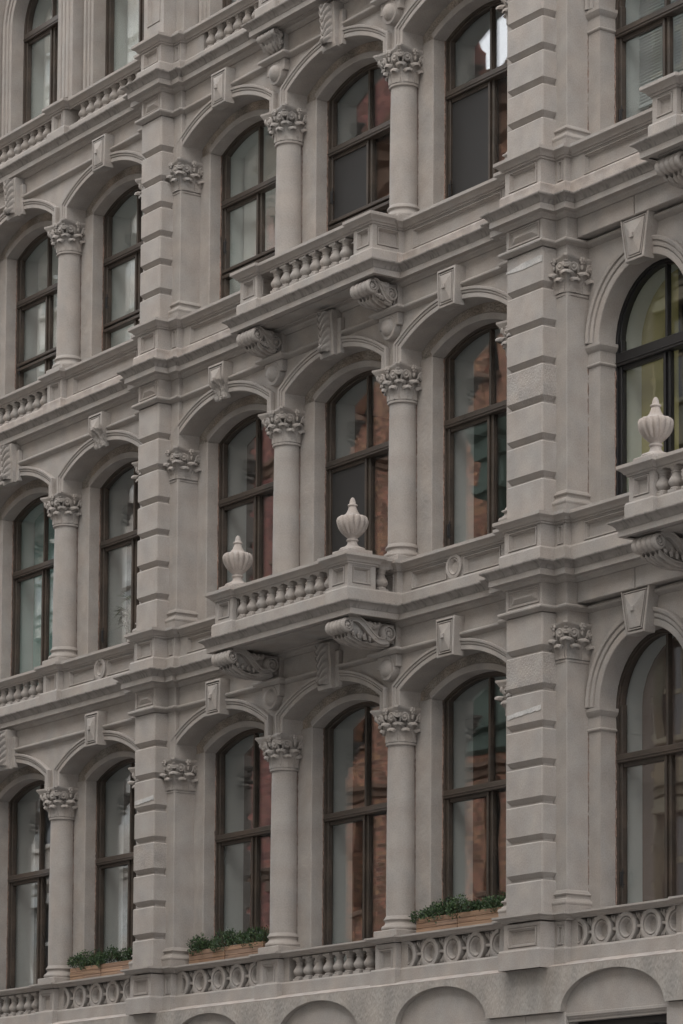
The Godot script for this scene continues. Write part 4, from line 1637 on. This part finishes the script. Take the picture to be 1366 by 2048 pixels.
# a ragged bead of old mortar or sealant up a corner
func seam(parent: Node3D, x: float, z: float, y0: float, y1: float, rad: float, seed_: int, called := "mortar_seam") -> void:
	var r := RandomNumberGenerator.new()
	r.seed = seed_
	var path := PackedVector3Array()
	var th := PackedFloat32Array()
	var n := int((y1 - y0) / 0.035)
	for i in n + 1:
		path.append(Vector3(x + r.randf_range(-0.35, 0.35) * rad, lerpf(y0, y1, float(i) / n), z + r.randf_range(-0.35, 0.35) * rad))
		th.append(rad * r.randf_range(0.3, 1.25))
	var s := Shape.new()
	s.tube(path, th, 5)
	put(called, s.done(60.0), mat.mortar, parent)

# torn strips of newer white plaster on a few pier blocks
func patches() -> void:
	for q in [[2.602, 3.264, 13.015, 13.035, 0.075, 1], [2.63, 3.25, 7.885, 7.93, 0.045, 2], [-5.57, -5.09, 7.84, 7.875, 0.05, 3]]:
		var r := RandomNumberGenerator.new()
		r.seed = q[5]
		var up := PackedVector2Array()
		var low := PackedVector2Array()
		for i in 19:
			var t := i / 18.0
			var x := lerpf(q[0], q[1], t)
			var mid := lerpf(q[2], q[3], t)
			var grow := minf(1.0, 0.25 + t * 1.6) if q[5] == 1 else 1.0
			up.append(Vector2(x, mid + q[4] * 0.5 * grow * r.randf_range(0.85, 1.15)))
			low.append(Vector2(x, mid - q[4] * 0.5 * grow * r.randf_range(0.9, 1.05 if q[5] == 1 else 1.6)))
		low.reverse()
		up.append_array(low)
		var s := Shape.new()
		s.prism(up, 0.395, 0.4055)
		put("plaster_patch", s.done(), mat.patch, house)

# ---------------------------------------------------------------- things that stand on or in the building
func urn(x: float, y: float, label: String) -> void:
	var o := part("stone_urn", self, Vector3(x, y, 0.73))
	tag(o, label, "urn", "lobed urns on the balcony pedestals")
	var s := Shape.new()
	s.box(-0.175, 0.175, -0.06, 0.055, -0.175, 0.175, 0.008)
	put("plinth", s.done(), mat.pale, o)
	put("vase", kit.urn, mat.pale, o, Vector3(0, 0.055, 0))

func planter(x0: float, x1: float, box_label: String, bush_label: String, seed_: int) -> void:
	var y: float = RAIL[0] + 0.012
	var o := part("planter_box", self, Vector3((x0 + x1) / 2, y, -0.06))
	tag(o, box_label, "planter", "cedar planters on the window sills")
	var r := RandomNumberGenerator.new()
	r.seed = seed_
	var h := (x1 - x0) / 2.0 - 0.004
	for row in 3:
		var ya := row * 0.062 + 0.002
		var yb := ya + 0.058
		var cuts := [-h, h]
		if row < 2:
			cuts = [-h, r.randf_range(-0.5, 0.5) * h, h]
		for i in cuts.size() - 1:
			var s := Shape.new()
			s.box(cuts[i] + 0.001, cuts[i + 1] - 0.001, ya, yb, 0.10, 0.122 + r.randf_range(-0.002, 0.002), 0.003)
			put("plank", s.done(), mat.cedar[r.randi() % 4], o)
		for side in [-1.0, 1.0]:
			var e := Shape.new()
			e.box(minf(side * h, side * (h - 0.02)), maxf(side * h, side * (h - 0.02)), ya, yb, -0.12, 0.099, 0.003)
			put("end_plank", e.done(), mat.cedar[r.randi() % 4], o)
		var b := Shape.new()
		b.box(-h + 0.02, h - 0.02, ya, yb, -0.12, -0.1, 0.003)
		put("back_plank", b.done(), mat.cedar[r.randi() % 4], o)
	var so := Shape.new()
	so.box(-h + 0.02, h - 0.02, 0.0, 0.15, -0.1, 0.1)
	put("soil", so.done(), mat.soil, o)
	# the bush
	var p := part("small_shrub", self, Vector3((x0 + x1) / 2, y + 0.15, -0.06))
	tag(p, bush_label, "shrub", "clipped evergreen shrubs in the planters")
	var leaves := []
	for k in 4:
		leaves.append(Shape.new())
	var stems := Shape.new()
	var clumps := []
	var n := int((x1 - x0) / 0.10)
	for i in n + 1:
		clumps.append(Vector3(lerpf(-h + 0.03, h - 0.03, float(i) / n) + r.randf_range(-0.03, 0.03), r.randf_range(0.05, 0.185), r.randf_range(-0.05, 0.10)))
		if r.randf() < 0.5:
			clumps.append(Vector3(lerpf(-h, h, float(i) / n), r.randf_range(0.04, 0.12), r.randf_range(0.06, 0.13)))
	for c in clumps:
		for t in 4:
			var tip: Vector3 = c + Vector3(r.randf_range(-0.07, 0.07), r.randf_range(0.0, 0.09), r.randf_range(-0.06, 0.06))
			stems.tube(PackedVector3Array([Vector3(c.x, -0.01, c.z * 0.6), c * Vector3(1, 0.6, 1), tip]), PackedFloat32Array([0.005, 0.004, 0.002]), 4)
		var rad := r.randf_range(0.05, 0.115)
		for t in 150:
			var d := Vector3(r.randfn(), r.randfn() * 0.9, r.randfn()).normalized() * rad * pow(r.randf(), 0.4) * r.randf_range(0.8, 1.25)
			var q: Vector3 = c + d
			if q.y < 0.0 and q.z < 0.13:
				continue
			var dir := (d.normalized() + Vector3(r.randfn() * 0.5, 0.5 + r.randfn() * 0.4, r.randfn() * 0.5)).normalized()
			var side := dir.cross(Vector3(r.randfn(), r.randfn(), r.randfn())).normalized()
			var nn := side.cross(dir)
			var l := r.randf_range(0.022, 0.036)
			var w := l * 0.34
			var sh: Shape = leaves[[0, 0, 1, 2, 2, 3][r.randi() % 6]]
			var m := q + dir * l * 0.5
			sh.tri(q, m + side * w + nn * w * 0.3, q + dir * l)
			sh.tri(q, q + dir * l, m - side * w + nn * w * 0.3)
	put("stems", stems.done(), mat.stem, p)
	for k in 4:
		put("foliage", leaves[k].done(), mat.leaf[k], p).set_meta("kind", "stuff")

func folds(w: float, h: float, depth: float, pitch: float, seed_: int) -> ArrayMesh:
	var r := RandomNumberGenerator.new()
	r.seed = seed_
	var s := Shape.new()
	var rows := []
	var n := int(w / pitch * 6.0)
	var ph := r.randf() * 6.0
	for i in n + 1:
		var x := w * i / n
		var a := TAU * x / pitch + sin(x * 5.0 + ph) * 0.8
		var row := PackedVector3Array()
		for j in 5:
			var t := j / 4.0
			row.append(Vector3(x + 0.01 * sin(a * 0.5 + t), t * h, depth * sin(a + 0.35 * sin(t * 3.0)) * (1.15 - 0.3 * t)))
		rows.append(row)
	s.rows(rows)
	return s.done(60.0)

func curtain(x0: float, x1: float, y0: float, y1: float, z: float, m: Material, depth: float, label: String, category := "curtain", pitch := 0.14) -> void:
	var o := put("curtain" if category == "curtain" else "roller_shade", folds(x1 - x0, y1 - y0, depth, pitch, int(x0 * 10.0) + 200), m, self, Vector3(x0, y0, z))
	tag(o, label, category)

func roller(x0: float, x1: float, y0: float, y1: float, z: float, m: Material, label: String) -> void:
	var o := part("roller_shade", self, Vector3((x0 + x1) / 2, y0, z))
	tag(o, label, "roller shade")
	var w := (x1 - x0) / 2
	var s := Shape.new()
	s.box(-w, w, 0.0, y1 - y0, -0.002, 0.002)
	put("fabric", s.done(), m, o)
	var b := Shape.new()
	b.box(-w, w, -0.025, 0.0, -0.008, 0.008, 0.003)
	put("hem_bar", b.done(), m, o)

func vertical_blind(x0: float, x1: float, y0: float, y1: float, z: float, label: String) -> void:
	var o := part("vertical_blind", self, Vector3(x0, y0, z))
	tag(o, label, "blind")
	var n := int((x1 - x0) / 0.085)
	var s := Shape.new()
	s.xf = Transform3D(Basis(Vector3.UP, 0.45), Vector3.ZERO)
	s.box(-0.044, 0.044, 0.0, y1 - y0, -0.001, 0.001)
	var me := s.done()
	for i in n:
		put("slat", me, mat.shade, o, Vector3(0.04 + 0.085 * i, 0, 0))
	var t := Shape.new()
	t.box(0, x1 - x0, y1 - y0, y1 - y0 + 0.04, -0.02, 0.02)
	put("head_rail", t.done(), mat.shade, o)

func venetian_blind(x0: float, x1: float, y0: float, y1: float, z: float, label: String) -> void:
	var o := part("venetian_blind", self, Vector3(x0, y0, z))
	tag(o, label, "blind")
	var s := Shape.new()
	var y := 0.03
	while y < y1 - y0:
		s.xf = Transform3D(Basis(Vector3.RIGHT, 1.15), Vector3(0, y, 0))
		s.box(0, x1 - x0, -0.001, 0.001, -0.024, 0.024)
		y += 0.036
	put("slats", s.done(), mat.slat, o).set_meta("kind", "stuff")
	var b := Shape.new()
	b.box(0, x1 - x0, -0.02, 0.005, -0.022, 0.022, 0.003)
	put("bottom_rail", b.done(), mat.slat, o)

func palm(at: Vector3) -> void:
	var o := part("potted_palm", self, at)
	tag(o, "slender green palm right behind the glass, left of the narrow pier in the middle storey", "plant")
	var pot := Shape.new()
	pot.lathe(pv([0.0, 0.0, 0.13, 0.0, 0.17, 0.28, 0.18, 0.3, 0.16, 0.3, 0.15, 0.26, 0.0, 0.26]), 20)
	put("pot", pot.done(40.0), mat.brown_stone, o)
	var r := RandomNumberGenerator.new()
	r.seed = 77
	for k in 11:
		var s := Shape.new()
		var a := TAU * k / 11.0 + r.randf() * 0.4
		var reach := r.randf_range(0.15, 0.34)
		var high := r.randf_range(0.7, 1.5)
		var path := PackedVector3Array()
		var th := PackedFloat32Array()
		for i in 9:
			var t := i / 8.0
			path.append(Vector3(cos(a) * reach * t * t, 0.25 + high * (t - 0.45 * t * t * t), -sin(a) * reach * t * t))
			th.append(0.007 * (1.0 - 0.7 * t))
		s.tube(path, th, 4)
		for i in range(3, 9):
			for side in [-1.0, 1.0]:
				for h in 2:
					var p := path[i] - (path[i] - path[i - 1]) * 0.5 * h
					var dir := (path[i] - path[i - 1]).normalized()
					var out: Vector3 = (dir.cross(Vector3.UP) * side + dir * 0.8 - Vector3.UP * 0.35).normalized()
					var q: Vector3 = p + out * 0.2
					var wv: Vector3 = dir * 0.014
					s.tri(p - wv, p + wv, q)
		put("frond", s.done(), mat.leaf[k % 4], o)

# ---------------------------------------------------------------- the other side of the street, seen in the glass
func across(called: String, label: String, x0: float, x1: float, high: float, wall: Material, trim: Material, floor_h: float, bays: int, first := 5.0, open := 0.26) -> Node3D:
	var z := 26.0
	var o := part(called, self, Vector3((x0 + x1) / 2, 0, z))
	tag(o, label, "building")
	var w := (x1 - x0) / 2
	var s := Shape.new()
	s.box(-w, w, 0, high - 0.4, 0.45, 8.0)
	put("body", s.done(), mat.inner, o)
	var bw := 2.0 * w / bays
	var floors := int((high - first - 1.0) / floor_h)
	for i in bays + 1:
		var x := -w + bw * i
		var p := Shape.new()
		p.box(maxf(-w, x - bw * (0.5 - open)), minf(w, x + bw * (0.5 - open)), 0, high, 0.0, 0.46)
		put("pier", p.done(), wall, o)
	for f in floors + 1:
		var y := first + floor_h * f
		var b := Shape.new()
		var top: float = y + floor_h * 0.26 if f < floors else high
		b.box(-w, w, y - floor_h * 0.14, top, 0.02, 0.44)
		put("spandrel", b.done(), wall, o)
		var c := Shape.new()
		c.plan_sweep(pv([w, 0.0, -w, 0.0]), shifted(pv([0.0, -0.3, 0.1, -0.25, 0.12, -0.1, 0.3, -0.05, 0.32, 0.05, 0.0, 0.1]), 0, y))
		put("string_course", c.done(), trim, o)
		if f < floors:
			for i in bays:
				var x := -w + bw * (i + 0.5)
				var hw := bw * open
				var g := Shape.new()
				g.box(x - hw, x + hw, top, y + floor_h * 0.86, 0.30, 0.32)
				var win := put("window", g.done(), mat.dark_glass, o)
				var fr := Shape.new()
				fr.box(x - hw, x + hw, y + floor_h * 0.56, y + floor_h * 0.59, 0.26, 0.30)
				fr.box(x - 0.03, x + 0.03, top, y + floor_h * 0.86, 0.26, 0.30)
				put("sash", fr.done(), trim, win)
				var lt := Shape.new()
				lt.box(x - hw - 0.15, x + hw + 0.15, y + floor_h * 0.84, y + floor_h * 0.92, -0.12, 0.1, 0.02)
				put("lintel", lt.done(), trim, o)
				var si := Shape.new()
				si.box(x - hw - 0.1, x + hw + 0.1, top - 0.05, top + 0.08, -0.15, 0.1, 0.02)
				put("sill", si.done(), trim, o)
	var co := Shape.new()
	co.plan_sweep(pv([w, 0.0, -w, 0.0]), shifted(pv([0.0, -1.2, 0.15, -1.1, 0.2, -0.7, 0.5, -0.6, 0.6, -0.3, 1.0, -0.2, 1.1, 0.1, 0.0, 0.2]), 0, high))
	put("cornice", co.done(), trim, o)
	return o

func oriel(o: Node3D, x: float, y0: float, y1: float, w: float) -> void:
	var b := part("oriel", o, Vector3(x, 0, 0))
	var path := pv([w, 0.0, w * 0.62, -1.0, -w * 0.62, -1.0, -w, 0.0])
	var s := Shape.new()
	s.plan_sweep(path, pv([-0.6, y0 - 0.8, 0.0, y0, 0.12, y0 + 0.05, 0.12, y0 + 0.2, 0.0, y0 + 0.25, 0.0, y0 + 1.0, 0.1, y0 + 1.05, 0.1, y0 + 1.15, 0.0, y0 + 1.2]))
	s.plan_sweep(path, pv([0.0, y1 - 1.0, 0.1, y1 - 0.95, 0.12, y1 - 0.5, 0.3, y1 - 0.4, 0.4, y1 - 0.1, 0.4, y1, -0.4, y1 + 0.5]))
	for i in 4:
		s.box(path[i].x - 0.12, path[i].x + 0.12, y0 + 1.1, y1 - 0.9, path[i].y - 0.08, path[i].y + 0.1)
	put("casing", s.done(), mat.copper, b)
	var g := Shape.new()
	g.plan_sweep(path, pv([-0.08, y0 + 1.1, -0.08, y1 - 0.9]))
	put("glazing", g.done(), mat.dark_glass, b)

func street() -> void:
	var s := Shape.new()
	s.box(-400, 400, -0.5, -0.15, -400, 400)
	structure(put("ground", s.done(), mat.paving, self), "grey open ground beyond the street", "ground")
	var r := Shape.new()
	r.box(-300, 300, -0.16, -0.145, 5.0, 20.5)
	structure(put("road", r.done(), mat.asphalt, self), "dark asphalt roadway between the two pavements", "road")
	var l := Shape.new()
	for i in 40:
		l.box(-90 + 4.5 * i, -87.5 + 4.5 * i, -0.15, -0.141, 12.65, 12.78)
	structure(put("road_markings", l.done(), mat.paint, self), "broken white centre line painted on the asphalt", "road marking")
	var p := Shape.new()
	p.box(-300, 300, -0.4, 0.0, 0.35, 5.0, 0.02)
	structure(put("pavement", p.done(), mat.paving, self), "paved walk at the foot of the stone facade", "pavement")
	var p2 := Shape.new()
	p2.box(-300, 300, -0.4, 0.0, 20.5, 26.0, 0.02)
	structure(put("pavement", p2.done(), mat.paving, self), "paved walk on the far side of the street", "pavement")

func opposite_side() -> void:
	var b := across("brick_building", "orange brick building with a green copper oriel across the street", -42.6, -31.0, 31.5, mat.brick, mat.brown_stone, 4.4, 6, 5.5, 0.15)
	oriel(b, 4.1, 20.9, 22.7, 0.75)
	var ph := Shape.new()
	ph.prism(pv([-5.8, 31.0, 2.15, 31.0, 2.15, 33.0, -0.4, 35.4, -5.8, 35.4]), 0.05, 0.40, true)
	put("raised_gable", ph.done(), mat.red_brick, b)
	var band := Shape.new()
	band.plan_sweep(pv([5.8, -0.02, 1.6, -0.02]), pv([0.0, 14.6, 0.15, 14.7, 0.15, 15.1, 0.35, 15.2, 0.4, 15.5, 0.2, 15.55, 0.2, 16.2, 0.5, 16.3, 0.6, 16.6, 0.0, 16.8]), false, true)
	put("copper_cornice", band.done(), mat.copper, b)
	across("red_building", "dark red brick building left of the orange one across the street", -48.5, -42.62, 33.0, mat.red_brick, mat.brown_stone, 3.8, 3, 5.0, 0.2)
	across("grey_building", "tall grey stone building at the far end across the street", -78.0, -48.52, 44.0, mat.grey_stone, mat.grey_stone, 4.2, 9)
	across("olive_building", "pale olive stone building with deep string courses across the street", -30.98, -12.0, 36.0, mat.green_stone, mat.green_stone, 4.0, 7)
	across("added_plain_building", "unseen long grey building added behind the viewer to darken the street canyon", -11.98, 60.0, 34.0, mat.grey_stone, mat.grey_stone, 4.2, 22)  # out of view, added and made tall to dim the lower storeys

func furnish() -> void:
	var b: float = BAYS[1]
	urn(b - 1.275, 10.16, "lobed pale stone urn on the left pedestal of the middle balcony")
	urn(b + 1.275, 10.16, "lobed pale stone urn on the right pedestal of the middle balcony")
	urn(5.65, 10.16, "lobed pale stone urn at the right edge, before the dark arched window")
	planter(0.40, 1.22, "left cedar planter right of the right-hand column, under the brown casement", "bushy shrub nearest the right-hand column base, spilling left over it", 11)
	planter(1.225, 2.16, "cedar planter against the big rusticated pier, right one of its pair", "tallest dark shrub, pressed against the big rusticated pier", 12)
	planter(-4.72, -3.84, "cedar planter left one of the pair on the sill right of the narrow pier", "dense shrub at the left end of the middle pair of planters", 13)
	planter(-3.835, -2.93, "cedar planter ending at the left column of the middle bay", "dense shrub touching the left column of the middle bay", 14)
	planter(-7.86, -7.01, "leftmost cedar planter, beside the column of the left bay", "leftmost shrub, beside the column of the left bay", 15)
	planter(-7.005, -6.15, "cedar planter tucked behind the left edge of the narrow pier", "shrub tucked behind the left edge of the narrow pier", 16)
	var z := -0.62
	# left bay
	vertical_blind(-10.25, -8.72, 14.35, 16.72, z, "pale vertical blind drawn across the left window of the upper storey")
	curtain(-7.75, -7.15, 14.4, 16.75, z - 0.1, mat.shade, 0.03, "pale sheer curtain half drawn beside the narrow pier, upper storey")
	roller(-10.28, -8.72, 9.8, 12.75, z, mat.teal, "pale teal roller shade filling the leftmost middle-storey window")
	palm(Vector3(-7.38, 9.92, -0.62))
	curtain(-10.3, -9.75, 17.9, 20.7, z, mat.shade, 0.03, "cream curtain at the left side of the topmost arched window")
	curtain(-9.2, -8.8, 17.9, 20.7, z, mat.shade, 0.03, "cream curtain at the right side of the topmost arched window")
	curtain(-7.75, -6.2, 17.9, 20.8, z, mat.shade, 0.02, "white sheer curtain across the top-storey window beside the pier", "curtain", 0.2)
	# middle bay
	curtain(-4.6, -3.1, 14.35, 16.75, z, mat.shade, 0.012, "white curtain drawn over the upper window right of the narrow pier", "curtain", 0.3)
	# right bay
	roller(3.68, 4.35, 10.1, 12.9, z - 0.06, mat.olive, "olive fabric panel behind the black-framed arched window")
	roller(4.6, 5.24, 10.1, 12.9, z - 0.06, mat.olive, "second olive panel, right of the black mullion")
	roller(3.68, 5.24, 5.6, 8.7, z - 0.06, mat.taupe, "taupe roller shade filling the lowest arched window")
	venetian_blind(3.68, 5.24, 14.86, 16.7, z - 0.04, "grey venetian blind lowered in the top right window")

func sky() -> Environment:
	var e := Environment.new()
	e.background_mode = Environment.BG_SKY
	var m := ProceduralSkyMaterial.new()
	m.sky_top_color = Color(0.90, 0.915, 0.935)
	m.sky_horizon_color = Color(0.82, 0.83, 0.84)
	m.sky_curve = 0.3
	m.ground_bottom_color = Color(0.25, 0.25, 0.25)
	m.ground_horizon_color = Color(0.5, 0.5, 0.5)
	m.sun_angle_max = 20.0
	var n := FastNoiseLite.new()
	n.seed = 4
	n.frequency = 0.006
	n.fractal_octaves = 4
	var im := n.get_seamless_image(512, 256)
	im.convert(Image.FORMAT_RGBA8)
	for y in 256:
		for x in 512:
			var v := im.get_pixel(x, y).r
			im.set_pixel(x, y, Color(0.10 * v, 0.10 * v, 0.10 * v, 1.0))
	m.sky_cover = ImageTexture.create_from_image(im)
	var s := Sky.new()
	s.sky_material = m
	e.sky = s
	e.ambient_light_source = Environment.AMBIENT_SOURCE_SKY
	e.tonemap_mode = Environment.TONE_MAPPER_LINEAR
	e.sdfgi_enabled = true
	e.ssao_enabled = true
	e.ssil_enabled = true
	return e

func _ready() -> void:
	# camera: on the far pavement, a shifted lens
	var cam := Camera3D.new()
	cam.name = "camera"
	cam.position = Vector3(32.2604, 1.6788, 22.8141)
	var near := 0.1
	cam.basis = Basis(Vector3.UP, deg_to_rad(55.75176)) * Basis(Vector3.RIGHT, deg_to_rad(4.94555)) * Basis(Vector3(0, 0, 1), deg_to_rad(0.33808))
	cam.projection = Camera3D.PROJECTION_FRUSTUM
	cam.near = near
	cam.far = 1200.0
	cam.size = 2048.0 / 6650.0 * near
	cam.frustum_offset = Vector2(0.0, (1963.4 - 1024.0) / 6650.0 * near)
	add_child(cam)
	cam.current = true
	var env := sky()
	env.tonemap_exposure = 4.5
	env.background_energy_multiplier = 1.0
	var we := WorldEnvironment.new()
	we.name = "world"
	we.environment = env
	add_child(we)
	var sun := DirectionalLight3D.new()
	sun.name = "sun"
	sun.light_energy = 0.15
	sun.light_color = Color(1.0, 0.985, 0.965)
	sun.light_angular_distance = 40.0
	sun.shadow_enabled = true
	sun.basis = Basis.looking_at(Vector3(-0.35, -0.8, -0.5), Vector3.UP)
	add_child(sun)

	rng.seed = 9
	make_materials()
	make_kit()
	house = part("stone_building", self)
	tag(house, "grey stone commercial building with Corinthian columns, balconies and rusticated piers", "building")
	street()
	ground_storey()
	courses()
	for f in 3:
		for k in PIERS.size():
			pier(k, f)
			pilaster(PIERS[k][0] - 0.26, -1.0, f, NECK[f])
			pilaster(PIERS[k][1] + 0.19, 1.0, f, NECK[f] + (0.5 if k == 2 else 0.0))
		for k in 2:
			bay(k, f)
		right_bay(f)
	top_storey()
	for f in [1, 2, 3]:
		balcony(BAYS[1] - 1.275, BAYS[1] + 1.275, f)
	consoles()
	patches()
	opposite_side()
	furnish()
